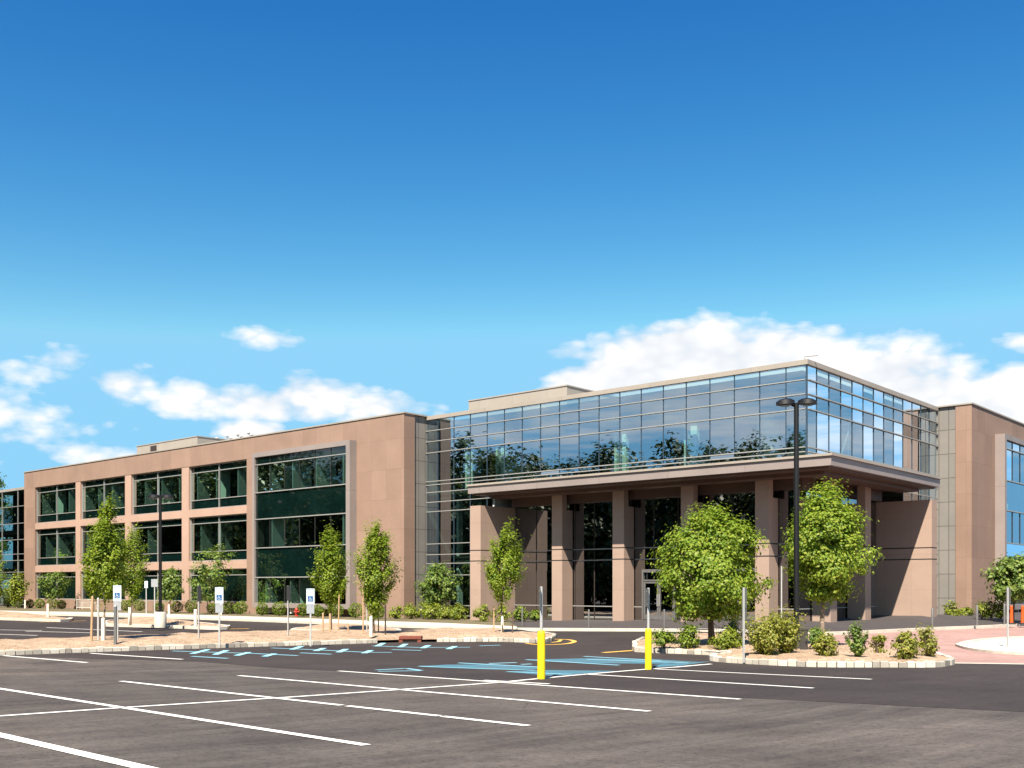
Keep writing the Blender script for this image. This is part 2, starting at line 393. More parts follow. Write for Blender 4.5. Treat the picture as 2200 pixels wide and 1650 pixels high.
def cobbles(name, pts, h=0.17):
    mb = MB(); P = [Vector((p[0], p[1])) for p in pts]
    rd = random.Random(len(pts) * 13 + int(P[0].x * 7))
    i = 0; rest = 0.0
    seglen = [(P[k + 1] - P[k]).length for k in range(len(P) - 1)]; total = sum(seglen)
    def pos(s):
        k = 0
        while k < len(seglen) - 1 and s > seglen[k]: s -= seglen[k]; k += 1
        d = (P[k + 1] - P[k]).normalized(); return P[k] + d * s, d
    s = 0.0
    while s < total - 0.1:
        l = rd.uniform(0.20, 0.32); c, d = pos(s + l / 2); n = Vector((-d.y, d.x))
        hl = l / 2 - 0.012; hw = rd.uniform(0.07, 0.085); hh = h + rd.uniform(-0.02, 0.02); c = c + n * rd.uniform(-0.012, 0.012)
        z0 = gz(c.y); b = 0.018
        ring = lambda fl, fw, z: [(*(c + d * sx * fl + n * sy * fw), z) for sx, sy in ((-1, -1), (1, -1), (1, 1), (-1, 1))]
        mb.hexa(ring(hl, hw, z0 - 0.05) + ring(hl, hw, z0 + hh - b))
        n0 = len(mb.v) - 4
        top = len(mb.v); mb.v += ring(hl - b, hw - b, z0 + hh)
        mb.f.pop(-5); mb.mi.pop(-5)                       # the lid under the bevel
        for k in range(4): mb.f.append((n0 + k, n0 + (k + 1) % 4, top + (k + 1) % 4, top + k)); mb.mi.append(0)
        mb.f.append((top, top + 1, top + 2, top + 3)); mb.mi.append(0)
        s += l
    return struct(mb.build(name, m_cobble))
def bed(name, pts, base, mound, mat, step=0.7, reach=1.2):
    bm = bmesh.new()
    bm.faces.new([bm.verts.new((p[0], p[1], 0)) for p in pts])
    xs = [p[0] for p in pts]; ys = [p[1] for p in pts]
    for ax, lo, hi in ((0, min(xs), max(xs)), (1, min(ys), max(ys))):
        k = lo + step
        while k < hi:
            no = (1, 0, 0) if ax == 0 else (0, 1, 0)
            co = (k, 0, 0) if ax == 0 else (0, k, 0)
            bmesh.ops.bisect_plane(bm, geom=bm.verts[:] + bm.edges[:] + bm.faces[:], plane_co=co, plane_no=no); k += step
    bmesh.ops.triangulate(bm, faces=bm.faces[:])
    P = [Vector((p[0], p[1])) for p in pts]
    def dist(q):
        m = 1e9
        for i in range(len(P)):
            a, b = P[i], P[(i + 1) % len(P)]; ab = b - a
            t = max(0, min(1, (q - a).dot(ab) / max(ab.length_squared, 1e-9))); m = min(m, (q - a - ab * t).length)
        return m
    for v in bm.verts:
        q = Vector((v.co.x, v.co.y)); d = min(1.0, dist(q) / reach)
        v.co.z = gz(v.co.y) + base + mound * (d * d * (3 - 2 * d)) + (0.03 * math.sin(q.x * 3.1 + q.y * 1.7) + 0.02 * math.sin(q.y * 5.3 - q.x * 2.2)) * d
    o = finish(bm, name, mat)
    for p in o.data.polygons: p.use_smooth = True
    return o

# whole ground
struct(sheet('ground', [(-900, -400), (900, -400), (900, 1200), (-900, 1200)], -0.03, m_grass))
sheet('car_park', [(-140, -120), (170, -120), (170, 140), (-140, 140)], 0.0, m_asph)
bnd = px((-200, 1405), (420, 1421), (725, 1442), (1590, 1499), (2200, 1530), (2700, 1553))
sheet('road', [(p.x, p.y) for p in bnd] + [(120, 60), (120, 139), (-139, 139), (-139, 60)], 0.004, m_asph_new)

# white stall markings
W = 0.14
white = [(px((-420, 1487), (0, 1580), (305, 1650), (640, 1727)), 0.18),
         (px((-60, 1471), (787, 1602)), W), (px((260, 1464), (734, 1516)), W), (px((747, 1517.5), (944, 1539)), W), (px((951, 1539.9), (1134, 1560)), W), (px((513, 1452), (1395, 1529)), W),
         (px((727, 1442), (1590, 1503)), W), (px((1260, 1449), (1747, 1479)), W), (px((1410, 1438), (1872, 1460)), W),
         (px((8, 1409), (187, 1424)), W), (px((195, 1404), (392, 1417)), W),
         (px((-260, 1557), (280, 1520), (615, 1499), (870, 1481.5), (1070, 1467)), W),
         (smooth_line(px((1070, 1467), (1163, 1458), (1260, 1449), (1393, 1438), (1460, 1433), (1528, 1427))), W),
         (px((1040, 1462), (1180, 1470)), W)]
white += [(px((0, 1353.5), (90, 1355)), W), (px((55, 1356.5), (200, 1360)), W), (px((-60, 1361), (80, 1365.5)), W), (px((100, 1348.5), (305, 1357.5)), W)]
strips('parking_lines', white, 0.009, m_white)
# blue accessible markings
blue = [((370, 1399), (545, 1404.5), (640, 1409)), ((412, 1410.5), (490, 1415)), ((583, 1392.5), (680, 1396.5), (790, 1402), (842, 1402)),
        ((645, 1403), (712, 1406)), ((800, 1388), (900, 1391.5), (1010, 1391)), ((842, 1396), (905, 1398)), ((1030, 1388), (1075, 1386.5)),
        ((808, 1440), (872, 1436.5)), ((812, 1443), (905, 1441.5)), ((872, 1436.5), (905, 1441)), ((1050, 1426), (1110, 1424)), ((1120, 1428), (1142, 1427))]
strips('accessible_bay_lines', [(px(*b), 0.19) for b in blue], 0.009, m_blue_pale)
rung = [((413, 1405), (447, 1396)), ((462, 1407), (487, 1398)), ((508, 1409), (535, 1402)), ((568, 1411), (590, 1405)),
        ((627, 1396), (648, 1389)), ((678, 1399), (696, 1393)), ((727, 1402), (744, 1395)), ((782, 1404), (797, 1398)),
        ((810, 1389), (824, 1382)), ((859, 1391), (872, 1384)), ((908, 1393), (921, 1387)), ((963, 1395), (978, 1389))]
strips('accessible_bay_rungs', [(px(*b), 0.22) for b in rung], 0.0125, painted('cyan_road_paint', (0.27, 0.58, 0.70), 0.32))
bm = bmesh.new()
for poly in ([(897, 1432), (960, 1428.5), (1040, 1428), (1154, 1434), (1160, 1438.5), (1060, 1439), (960, 1435.5)],
             [(1126, 1418), (1250, 1415), (1400, 1417), (1505, 1422.5), (1420, 1426.5), (1300, 1426), (1190, 1421.5)],
             [(1085, 1443.5), (1170, 1440), (1325, 1442), (1260, 1448), (1180, 1452.5)],
             [(1404, 1430), (1440, 1424.5), (1528, 1421.5), (1460, 1431), (1410, 1434)]):
    bm.faces.new([bm.verts.new((p.x, p.y, 0)) for p in px(*poly)])
bmesh.ops.triangulate(bm, faces=bm.faces[:]); drape(bm, 0.009); finish(bm, 'accessible_aisle', m_blue)
strips('accessible_aisle_hatch', [(px(*b), 0.2) for b in (((900, 1432), (1150, 1441)), ((985, 1425), (1160, 1434)), ((1130, 1418), (1330, 1430)), ((1255, 1411), (1420, 1420)), ((1260, 1417), (1480, 1425)), ((1090, 1444), (1230, 1450)))], 0.013, m_blue_pale)
strips('yellow_lines', [(smooth_line(px((1130, 1383), (1165, 1386), (1215, 1384), (1234, 1379), (1220, 1375), (1185, 1374))), 0.2), (px((1296, 1403), (1366, 1398)), 0.25), (px((492, 1352), (535, 1351)), 0.25), (px((85, 1337), (185, 1334)), 0.2), (smooth_line(px((1185, 1381), (1200, 1379), (1205, 1375))), 0.15)], 0.0165, m_yel_curb)

# long island on the left: granite block front, concrete back
front_a = px((-160, 1415), (0, 1408.5), (300, 1397.5), (600, 1388), (857, 1380), (905, 1379.5), (1060, 1378.5), (1150, 1381), (1180, 1378))
back_a = px((1192, 1370), (1160, 1363), (1080, 1359), (905, 1359.5), (862, 1364), (760, 1362), (600, 1364), (400, 1370.5), (240, 1376.5), (0, 1385.5), (-160, 1392))
bed('planting_bed', [(p.x, p.y) for p in front_a + back_a], 0.11, 0.16, m_mulch)
fa = smooth_line(front_a, 4)
cobbles('block_kerb', [p for p in fa if p.x < at(855, 1380).x]); cobbles('block_kerb', [p for p in fa if p.x > at(905, 1380).x] + [Vector((p.x, p.y, 0)) for p in back_a[:2]])
kerb('kerb', smooth_line(px((858, 1364), (760, 1362), (600, 1364), (400, 1370.5), (250, 1376)), 3), 0.3, 0.16, m_conc)
kerb('kerb', smooth_line(px((192, 1378.5), (0, 1385.5), (-160, 1392)), 3), 0.3, 0.16, m_conc)
kerb('kerb', smooth_line(px((905, 1359), (1080, 1358.5), (1150, 1362)), 3), 0.22, 0.15, m_conc)
# island under the two columnar trees
isl_b = px((628, 1358), (700, 1361), (800, 1362), (858, 1360), (845, 1355), (760, 1351.5), (690, 1351), (640, 1354))
bed('planting_bed', [(p.x, p.y) for p in isl_b], 0.12, 0.22, m_mulch)
kerb('kerb', smooth_line(isl_b[:4], 4), 0.25, 0.16, m_conc); kerb('kerb', smooth_line(isl_b[3:] + isl_b[:1], 4), 0.2, 0.14, m_conc)
# island with the far lamp post, and the one at the left edge
isl_d = px((232, 1346), (350, 1349), (470, 1353), (489, 1349), (420, 1341), (330, 1336), (250, 1336), (225, 1340))
bed('planting_bed', [(p.x, p.y) for p in isl_d], 0.12, 0.35, m_mulch, 0.9, 2.5)
kerb('kerb', smooth_line(isl_d[:4], 4), 0.3, 0.17, m_conc); kerb('kerb', smooth_line(isl_d[3:] + isl_d[:1], 3), 0.2, 0.15, m_conc)
isl_c = px((-120, 1329), (0, 1332), (130, 1336), (152, 1332), (90, 1324), (0, 1321), (-120, 1318))
bed('planting_bed', [(p.x, p.y) for p in isl_c], 0.12, 0.3, m_mulch, 0.9, 2.5)
kerb('kerb', smooth_line(isl_c[:4], 4), 0.3, 0.17, m_conc)
# pavement and bed along the front of the building
walk = px((-260, 1306), (0, 1316), (225, 1321), (560, 1331), (800, 1340.5), (960, 1345.5), (1110, 1350), dz=0.15)
wl = smooth_line(walk, 4)
kerb('kerb', wl, 0.2, 0.15, m_conc)
inner = [Vector((p.x, p.y)) for p in smooth_line(px((-260, 1300.5), (0, 1311.5), (225, 1315.5), (560, 1325), (800, 1333.5), (960, 1338.5), (1110, 1345.5), dz=0.15), 4)]
sheet('pavement', [(p.x, p.y) for p in wl] + [(p.x, p.y) for p in inner[::-1]], 0.146, m_conc)
bd = [(p.x, p.y) for p in inner] + [tuple(bl(20, -0.5)[:2]), tuple(bl(27.5, 0.3)[:2]), tuple(bl(84.3, -2.0)[:2]), tuple(bl(100, 1.4)[:2]), tuple(bl(112, 1.4)[:2])]
bed('planting_bed', bd, 0.15, 0.05, plain('bed_soil', (0.20, 0.15, 0.09), (0.10, 0.10, 0.05), 2, 0.95, 0.4), 4.0)
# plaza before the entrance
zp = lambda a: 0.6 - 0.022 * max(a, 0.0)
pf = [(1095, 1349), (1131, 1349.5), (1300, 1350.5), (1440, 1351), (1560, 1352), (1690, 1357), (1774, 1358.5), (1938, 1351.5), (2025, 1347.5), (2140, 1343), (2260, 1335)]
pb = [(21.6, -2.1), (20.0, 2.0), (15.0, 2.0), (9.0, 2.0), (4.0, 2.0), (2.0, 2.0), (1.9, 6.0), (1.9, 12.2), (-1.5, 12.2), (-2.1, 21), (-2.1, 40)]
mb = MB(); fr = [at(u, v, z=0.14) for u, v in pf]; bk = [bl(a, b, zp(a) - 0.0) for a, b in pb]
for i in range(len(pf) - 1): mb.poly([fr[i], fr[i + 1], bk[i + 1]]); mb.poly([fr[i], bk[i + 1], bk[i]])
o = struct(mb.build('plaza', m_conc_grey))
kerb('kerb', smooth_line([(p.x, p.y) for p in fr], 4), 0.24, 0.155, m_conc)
# red pavers and the pale traffic island on the right
sheet('paver_road', [(p.x, p.y) for p in px((1700, 1405), (2000, 1427), (2044, 1424), (2300, 1428), (2700, 1434), (2700, 1345), (2260, 1338), (2140, 1346), (2025, 1350.5), (1938, 1354.5), (1774, 1361.5), (1700, 1361))], 0.008, m_paver)
strips('flush_kerb', [(px((2040, 1425), (2300, 1429), (2700, 1435)), 0.3)], 0.013, m_conc)
isl_w = px((2058, 1389), (2085, 1397), (2140, 1404), (2230, 1409), (2320, 1411), (2420, 1395), (2330, 1376), (2230, 1371), (2140, 1375), (2085, 1381))
bed('traffic_island', [(p.x, p.y) for p in isl_w], 0.06, 0.06, m_conc, 1.0)
kerb('kerb', smooth_line(isl_w + isl_w[:1], 4), 0.2, 0.1, m_conc)
# island with the big trees
fe = px((1366, 1393), (1372, 1401), (1470, 1405), (1565, 1410), (1540, 1415), (1532, 1420), (1600, 1426), (1750, 1433), (1900, 1434), (2000, 1434), (2035, 1430))
be = px((2044, 1424), (2010, 1412), (1900, 1400), (1780, 1388), (1640, 1372), (1500, 1368), (1400, 1374), (1366, 1385))
bed('planting_bed', [(p.x, p.y) for p in fe + be], 0.13, 0.10, m_mulch, 0.6, 0.8)
cobbles('block_kerb', smooth_line(fe[0:5], 4)); cobbles('block_kerb', smooth_line(fe[4:] + be[:2], 4)); cobbles('block_kerb', smooth_line(be[4:] + fe[:1], 4))

# ------------------------------------------------------------------ the building
B = thing('office_building', 'long brown panelled office building with a blue glass corner above a pillared entrance', 'building', (O.x, O.y, 0), math.atan2(-0.6555, 0.7552))
ZP = 13.9
def panes(mb, mp, s0, s1, d, z0, z1, rd, jit=0.0025):
    """one glass pane with its own slight tilt"""
    q = [(s0, z0), (s1, z0), (s1, z1), (s0, z1)]; t1, t2 = rd.uniform(-1, 1) * jit, rd.uniform(-1, 1) * jit
    mb.poly([mp(s, d + t1 * sg + t2 * zg, z) for (s, z), sg, zg in zip(q, (-1, 1, 1, -1), (-1, -1, 1, 1))])
def wing(mp, ends, L, rd, glass):
    def bx(mb, s0, s1, d0, d1, z0, z1):
        p, q = mp(s0, d0, z0), mp(s1, d1, z1); mb.box(p[0], q[0], p[1], q[1], z0, z1)
    sBig0, sBig1, bays, sEnd = ends
    w = MB()
    bx(w, 0, L, 0, 0.5, 12.25, ZP)
    bx(w, 0, sBig0, 0, 0.5, -0.3, 12.25)
    bx(w, sBig1, bays[0][0], 0, 0.5, -0.3, 12.25)
    bx(w, bays[-1][1], L, 0, 0.5, -0.3, 12.25)
    bx(w, bays[0][0], bays[-1][1], 0, 0.5, -0.3, 1.06)
    bx(w, sBig0, sBig1, 0.35, 0.5, -0.3, 1.0)
    bx(w, 0, 0.5, 0.5, 1.0, -0.3, ZP)
    bx(w, L - 0.5, L, 0.5, 20, -0.3, ZP); bx(w, 0.5, L - 0.5, 19.5, 20, -0.3, ZP)
    w.build('wall', m_brown, B)
    g = MB(); bx(g, 0.1, 0.5, 1.0, 6.4, -0.3, ZP - 0.04); g.build('grey_return_wall', m_greypan, B)
    p = MB()
    for i, (b0, b1) in enumerate(bays):
        if i: bx(p, bays[i - 1][1], b0, 0.02, 0.5, 1.06, 12.25)
        for z0, z1 in ((3.72, 4.37), (8.03, 8.64)): bx(p, b0, b1, 0.02, 0.5, z0, z1)
    p.build('spandrel_grid', m_pink, B)
    cp = MB(); bx(cp, -0.06, L + 0.06, -0.06, 0.55, ZP, ZP + 0.09); bx(cp, -0.06, 0.55, 0.55, 6.4, ZP, ZP + 0.09); cp.build('coping', m_beige, B)
    rf = MB(); bx(rf, 0.5, L - 0.5, 0.5, 19.5, 13.0, 13.3); rf.build('roof', m_roof, B)
    inn = MB()                                             # rooms behind the windows
    for z0, z1 in ((3.74, 4.3), (8.05, 8.6), (12.26, 13.0), (-0.3, 0.3)):
        inn.cur = 0; bx(inn, 0.5, L - 0.5, 0.5, 7, z0, z1)
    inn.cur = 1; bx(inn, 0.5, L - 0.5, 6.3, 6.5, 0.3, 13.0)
    for z0, z1 in ((0.3, 3.74), (4.3, 8.05), (8.6, 12.26)):
        s = sBig0 + 0.9
        while s < L - 1.0:
            if rd.random() < 0.95 and z0 > 8 or rd.random() < 0.55:
                inn.cur = 2; bx(inn, s, s + 0.12, -0.40 if sBig0 + .45 < s < sBig1 - .5 else 0.36, rd.uniform(1.25, 1.7), z0, z1)
            s += rd.choice((2.5, 2.75, 3.0))
    inn.build('interior_rooms', [m_floor, m_dark, m_room], B)
    # three storeys of windows in each bay
    for b0, b1 in bays:
        for z0, z1 in ((1.06, 3.72), (4.37, 8.03), (8.64, 12.25)):
            sm = (b0 + b1) / 2; zt = z1 - 0.55 if z1 > 5 else z1 - 0.5; zb = z0 + 0.78 if z0 > 2 else z0 + 0.02
            gl = MB()
            for s0, s1 in ((b0, sm), (sm, b1)):
                zz = [z0, zb, zt, z1] if z0 > 2 else [z0, zt, z1]
                for k in range(len(zz) - 1): gl.cur = 0 if k == len(zz) - 3 + (z0 < 2) else 1; panes(gl, mp, s0, s1, 0.28, zz[k], zz[k + 1], rd)
            wn = gl.build('window', [glass, m_glass_span if glass is m_glass_wing else glass], B)
            fr = MB(); t = 0.035
            bx(fr, sm - t, sm + t, 0.20, 0.33, z0 + .07, z1 - .07)
            for s0, s1 in ((b0, b0 + 0.07), (b1 - 0.07, b1)): bx(fr, s0, s1, 0.2, 0.33, z0 + .07, z1 - .07)
            for zc in ([zb, zt] if z0 > 2 else [zt]):
                bx(fr, b0 + .07, sm - t, 0.215, 0.325, zc - 0.03, zc + 0.03); bx(fr, sm + t, b1 - .07, 0.215, 0.325, zc - 0.03, zc + 0.03)
            bx(fr, b0, b1, 0.2, 0.33, z0, z0 + .07); bx(fr, b0, b1, 0.2, 0.33, z1 - .07, z1)
            fr.build('frame', m_alu, wn)
    # the big window in its projecting surround
    fr = MB(); D = -0.62
    bx(fr, sBig0, sBig0 + 0.42, D, 0.3, 0.72, 12.5); bx(fr, sBig1 - 0.3, sBig1, D, 0.3, 0.72, 12.5)
    bx(fr, sBig0 + 0.42, sBig1 - 0.3, D, 0.3, 12.15, 12.5); bx(fr, sBig0 + 0.42, sBig1 - 0.3, D, 0.3, 0.72, 1.06)
    fr.build('window_surround', m_fascia, B)
    zs = [1.06, 2.99, 5.23, 7.42, 9.45, 11.58, 12.15]; n = 6; ww = (sBig1 - 0.3 - sBig0 - 0.42) / n
    for k in range(len(zs) - 1):
        if k == 5: continue
        g1 = MB()
        for z0, z1 in ([(zs[k], zs[k + 1])] if k < 4 else [(zs[4], zs[5]), (zs[5], zs[6])]):
            g1.cur = 1 if z0 == zs[5] else 0
            for j in range(n): panes(g1, mp, sBig0 + .42 + j * ww, sBig0 + .42 + (j + 1) * ww, D + 0.16, z0, z1, rd, 0.0012)
        wn = g1.build('spandrel_pane' if k in (1, 3) else 'window', [m_glass_span if k in (1, 3) and glass is m_glass_wing else glass, m_glass_span if glass is m_glass_wing else glass], B)
        zt_ = zs[-1] if k == 4 else zs[k + 1]
        if k < 4: ml = MB(); bx(ml, sBig0 + .42, sBig1 - .3, D + 0.06, D + 0.2, zs[k + 1] - 0.035, zs[k + 1] + 0.035); ml.build('transom', m_alu, wn)
        else: ml = MB(); bx(ml, sBig0 + .42, sBig1 - .3, D + 0.06, D + 0.2, zs[5] - 0.03, zs[5] + 0.03); ml.build('transom', m_alu, wn)
        for j in (range(1, n) if k not in (1, 3) else ()):
            ml = MB(); s = sBig0 + .42 + j * ww; bx(ml, s - 0.012, s + 0.012, D + 0.12, D + 0.19, zs[k] + .036, zt_ - .036); ml.build('glazing_joint', m_dark, wn)
A0 = a_at(868, -2.23)
S_ = lambda u: a_at(u, -2.23) - A0
s_end = S_(52)
bays = [(S_(530), S_(405)), (S_(390), S_(281)), (S_(268), S_(172)), (S_(162), S_(75))]
lay = (S_(766), S_(556), bays, s_end)
rd = random.Random(5)
wing(lambda s, d, z: (-(A0 + s), -2.23 + d, z), lay, s_end, rd, m_glass_wing)
wing(lambda s, d, z: (2.19 - d, 19.0 + s, z), lay, s_end, rd, m_glass_box)

# glass corner box -----------------------------------------------------------------
AL, BR_ = A0 + 0.1, 19.05
front = lambda s, d, z: (-s, d, z)
side = lambda s, d, z: (-d, s, z)
zt = [8.72, 9.22, 9.46, 11.42, 12.18, 12.92, 13.68]
zlow = [0.35, 1.03, 3.07, 3.86, 4.47, 5.2, 7.4, 8.05, 8.72]
def curtain(mp, cols, ext, name_lo):
    gl = MB(); ml = MB(); vt = MB()
    def b(mb, s0, s1, d0, d1, z0, z1):
        p, q = mp(s0, d0, z0), mp(s1, d1, z1); mb.box(p[0], q[0], p[1], q[1], z0, z1)
    for i in range(len(cols) - 1):
        for k in range(len(zt) - 1): panes(gl, mp, cols[i], cols[i + 1], 0.0, zt[k], zt[k + 1], rd, 0.003)
        if cols[i] >= ext - 0.8:
            for k in range(len(zlow) - 1): panes(gl, mp, cols[i], cols[i + 1], 0.0, zlow[k], zlow[k + 1], rd, 0.003)
    wn = gl.build('curtain_wall', m_glass_box, B)
    for z in zt[1:-1]: b(ml, cols[0] + .05, cols[-1], -0.10, 0.05, z - 0.024, z + 0.024)
    for z in zlow: b(ml, max(ext, cols[0]), cols[-1], -0.05, 0.05, z - 0.024, z + 0.024)
    ml.build('rails', m_alu, wn)
    for c in cols[1:-1]: b(vt, c - 0.018, c + 0.018, -0.03, 0.045, 8.75 if c < ext else 0.4, 13.68)
    vt.build('mullions', m_alu_dk, wn)
ca = [0.0, 1.15]
while ca[-1] + 1.5 < AL - 0.4: ca.append(ca[-1] + 1.5)
ca.append(AL)
cb = [0.0, 1.15]
while cb[-1] + 1.5 < BR_ - 0.4: cb.append(cb[-1] + 1.5)
cb.append(BR_)
curtain(front, ca, 21.62, ''); curtain(side, cb, 12.68, '')
MB().box(-0.04, 0.04, -0.04, 0.04, 8.73, 13.68).build('corner_post', m_alu_dk, B)
cp = MB(); cp.box(-AL, 0.12, -0.12, 0.4, 13.68, 13.93); cp.box(-0.4, 0.12, 0.4, BR_ - 0.06, 13.68, 13.93); cp.build('coping', m_beige, B)
MB().box(-AL, -0.4, 0.4, BR_, 13.2, 13.5).build('roof', m_roof, B)
inn = MB()
inn.cur = 1; inn.box(-AL, -0.35, 0.35, BR_, 11.5, 13.2)
inn.cur = 0; inn.box(-20.6, -0.2, 0.2, BR_, 8.2, 8.74); inn.box(-AL, -20.62, 0.2, 7, 8.2, 8.74); inn.box(-AL, -21.7, 0.25, 7, 3.75, 4.3); inn.box(-6, -0.25, 12.72, BR_, 3.75, 4.3)
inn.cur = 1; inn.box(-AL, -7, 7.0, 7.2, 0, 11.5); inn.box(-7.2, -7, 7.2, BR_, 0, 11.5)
for u, dd in ((1001, 1.6), (1067, 2.4), (1322, 2.6), (1472, 2.4), (1630, 2.2)):
    inn.cur = 2; a = a_at(u, 0.5); inn.box(-a - 0.08, -a + 0.08, 0.5, 0.5 + dd, 8.76, 11.45); inn.box(-a + 0.35, -a + 0.75, 0.5, 0.8, 8.76, 11.45)
for bb in (3.2, 6.3): inn.cur = 2; inn.box(-2.5, -0.5, bb, bb + 0.12, 8.76, 11.45)
for z0, z1 in ((0.4, 3.7), (4.35, 8.15)):
    inn.cur = 2; inn.box(-25.3, -25.1, 0.4, 0.8, z0, z1); inn.box(-22.2, -22.0, 0.6, 2.6, z0, z1)
inn.build('interior_rooms', [m_floor, m_dark, m_room], B)

# canopy round the corner
can = MB(); c = 2.38
can.box(-21.62, c, -c, -0.03, 8.14, 8.60); can.box(0.03, c, -0.03, 12.66, 8.14, 8.60)
can.build('canopy', m_fascia, B)
lip = MB(); lip.box(-21.7, c + .09, -c - .09, -0.11, 8.603, 8.72); lip.box(0.11, c + .09, -0.11, 12.74, 8.603, 8.72); lip.build('canopy_lip', m_beige, B)
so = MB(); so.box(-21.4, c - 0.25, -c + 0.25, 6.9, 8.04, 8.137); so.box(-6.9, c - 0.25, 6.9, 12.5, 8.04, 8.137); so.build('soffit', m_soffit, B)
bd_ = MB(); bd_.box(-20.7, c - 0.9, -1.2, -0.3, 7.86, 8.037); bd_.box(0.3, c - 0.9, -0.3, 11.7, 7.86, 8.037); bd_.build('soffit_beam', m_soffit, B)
# walls that close the portico
MB().box(-21.6, -20.7, -2.2, 1.3, -0.3, 7.38).build('portico_wall', m_entry, B)
MB().box(-1.3, 2.2, 11.8, 12.66, -0.3, 7.38).build('portico_wall', m_entry, B)
# pillars
for a1 in (16.75, 12.17, 7.5, 2.92):
    p = MB(); p.box(-a1, -a1 + 0.81, 0, 1.04, -0.3, 7.0); p.box(-a1, -a1 + 0.81, 0, 0.45, 7.0, 7.86); p.box(-a1, -a1 + .81, 0.001, .45, 7.86, 8.04); p.build('pillar', m_entry, B)
for b0 in (2.87, 7.47):
    p = MB(); p.box(-1.04, 0, b0, b0 + 0.81, -0.3, 7.0); p.box(-0.45, 0, b0, b0 + 0.81, 7.0, 8.04); p.build('pillar', m_entry, B)
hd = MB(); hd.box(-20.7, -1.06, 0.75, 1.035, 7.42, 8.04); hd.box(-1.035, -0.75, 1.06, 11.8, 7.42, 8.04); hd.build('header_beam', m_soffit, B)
# entrance glazing and doors
GZ = 1.1
def pane_wall(mp, edges, z0):
    gl = MB(); ml = MB(); zz = [z0, 1.1, 3.3, 3.9, 4.57, 7.42]
    def b(mb, s0, s1, d0, d1, z0, z1):
        p, q = mp(s0, d0, z0), mp(s1, d1, z1); mb.box(p[0], q[0], p[1], q[1], z0, z1)
    for i in range(len(edges) - 1):
        for k in range(len(zz) - 1): panes(gl, mp, edges[i], edges[i + 1], GZ, zz[k], zz[k + 1], rd, 0.002)
    wn = gl.build('entrance_glazing', m_glass_entry, B)
    for z in (1.1, 3.9, 4.57): b(ml, edges[0], edges[-1], GZ - 0.06, GZ + 0.06, z - 0.025, z + 0.025)
    ml.build('rails', m_alu, wn); ml = MB()
    for e in edges[1:-1]: b(ml, e - 0.02, e + 0.02, GZ - 0.03, GZ + 0.05, z0, 7.42)
    ml.build('mullions', m_iron, wn)
pane_wall(front, [1.1, 3.1, 4.9, 6.7, 8.35, 10.0, 11.6, 12.9, 14.3, 15.8, 17.1, 18.9, 20.7], 0.1)
pane_wall(side, [1.1, 2.9, 4.5, 6.1, 7.7, 9.0, 10.4, 11.8], 0.4)
lob = MB(); lob.box(-20.7, -1.2, 1.2, 7, 0.0, 0.12); lob.build('lobby_floor', m_floor, B)
for x0, x1, y0 in ((-19, -16.8, 3.2), (-10, -8.2, 4.5), (-5, -3.6, 3.6)): MB().box(x0, x1, y0, y0 + 0.7, 0.15, 1.15).build('reception_counter', m_dark, B)
for a_mid in ((a_at(1385, 1.0) + a_at(1450, 1.0)) / 2, (a_at(1570, 1.0) + a_at(1612, 1.0)) / 2):
    zf = zp(a_mid) - 0.03
    sur = MB()
    for x in (-1.15, 1.05): sur.box(-a_mid + x, -a_mid + x + 0.1, 0.86, 1.03, zf, 3.3)
    sur.box(-a_mid - 1.05, -a_mid + 1.05, 0.86, 1.03, 3.12, 3.3); sur.box(-a_mid - 1.05, -a_mid + 1.05, 0.87, 1.02, 2.62, 2.70)
    sur.build('door_frame', m_alu_mid, B)
    for x in (-1.04, 0.01):
        d = MB(); x0 = -a_mid + x; x1 = x0 + 1.03
        for q in ((x0, x0 + 0.11), (x1 - 0.11, x1)): d.box(q[0], q[1], 0.90, 0.98, zf + .02, 2.61)
        d.box(x0 + .11, x1 - .11, 0.90, 0.98, zf + .02, zf + 0.28); d.box(x0 + .11, x1 - .11, 0.90, 0.98, 2.48, 2.61)
        door = d.build('entrance_door', m_alu_mid, B)
        MB().box(x0 + .11, x1 - .11, 0.935, 0.945, zf + .28, 2.48).build('pane', m_glass_entry, door)
        hx = x1 - 0.06 if x < 0 else x0 + 0.06
        MB().tube([(hx, 0.84, zf + 0.8), (hx, 0.84, zf + 1.5)], 0.02, 6).build('handle', m_galv, door)
# rooftop plant screens
def screen(u0, u1, b0, vtop, dep):
    aL, aR = a_at(u0, b0), a_at(u1, b0); y = (O + U1 * aR + U2 * b0).y; z = H + (HY - vtop) * y / F
    mb = MB(); mb.box(-aL, -aR, b0, b0 + dep, 13.2, z); mb.box(-aL - .05, -aR + .05, b0 - .05, b0 + dep + .05, z, z + 0.08)
    return mb.build('roof_plant_screen', m_beige, B), z, aL, aR
screen(1007, 1218, 6.0, 829, 9.0)
s2, z2, aL2, aR2 = screen(294, 424, 7.0, 938, 6.5)
lv = MB(); lv.box(-aL2 + 2.8, -aL2 + 3.9, 6.93, 6.99, z2 - 1.1, z2 - 0.2); lv.build('louvre', m_iron, s2)
for k in range(9):
    x = -aR2 - 3 + k * 0.9; MB().lathe([(0.12, z2 + .08), (0.12, z2 + .25), (0.2, z2 + .27), (0.16, z2 + .36)], 8, (x, 10 + (k % 2))).build('vent_pipe', m_galv, s2)
MB().tube([(-0.2, 0.2, 13.93), (-0.2, 0.2, 14.15), (0.35, 0.6, 14.2)], 0.03, 6).build('roof_corner_arm', m_alu, B)
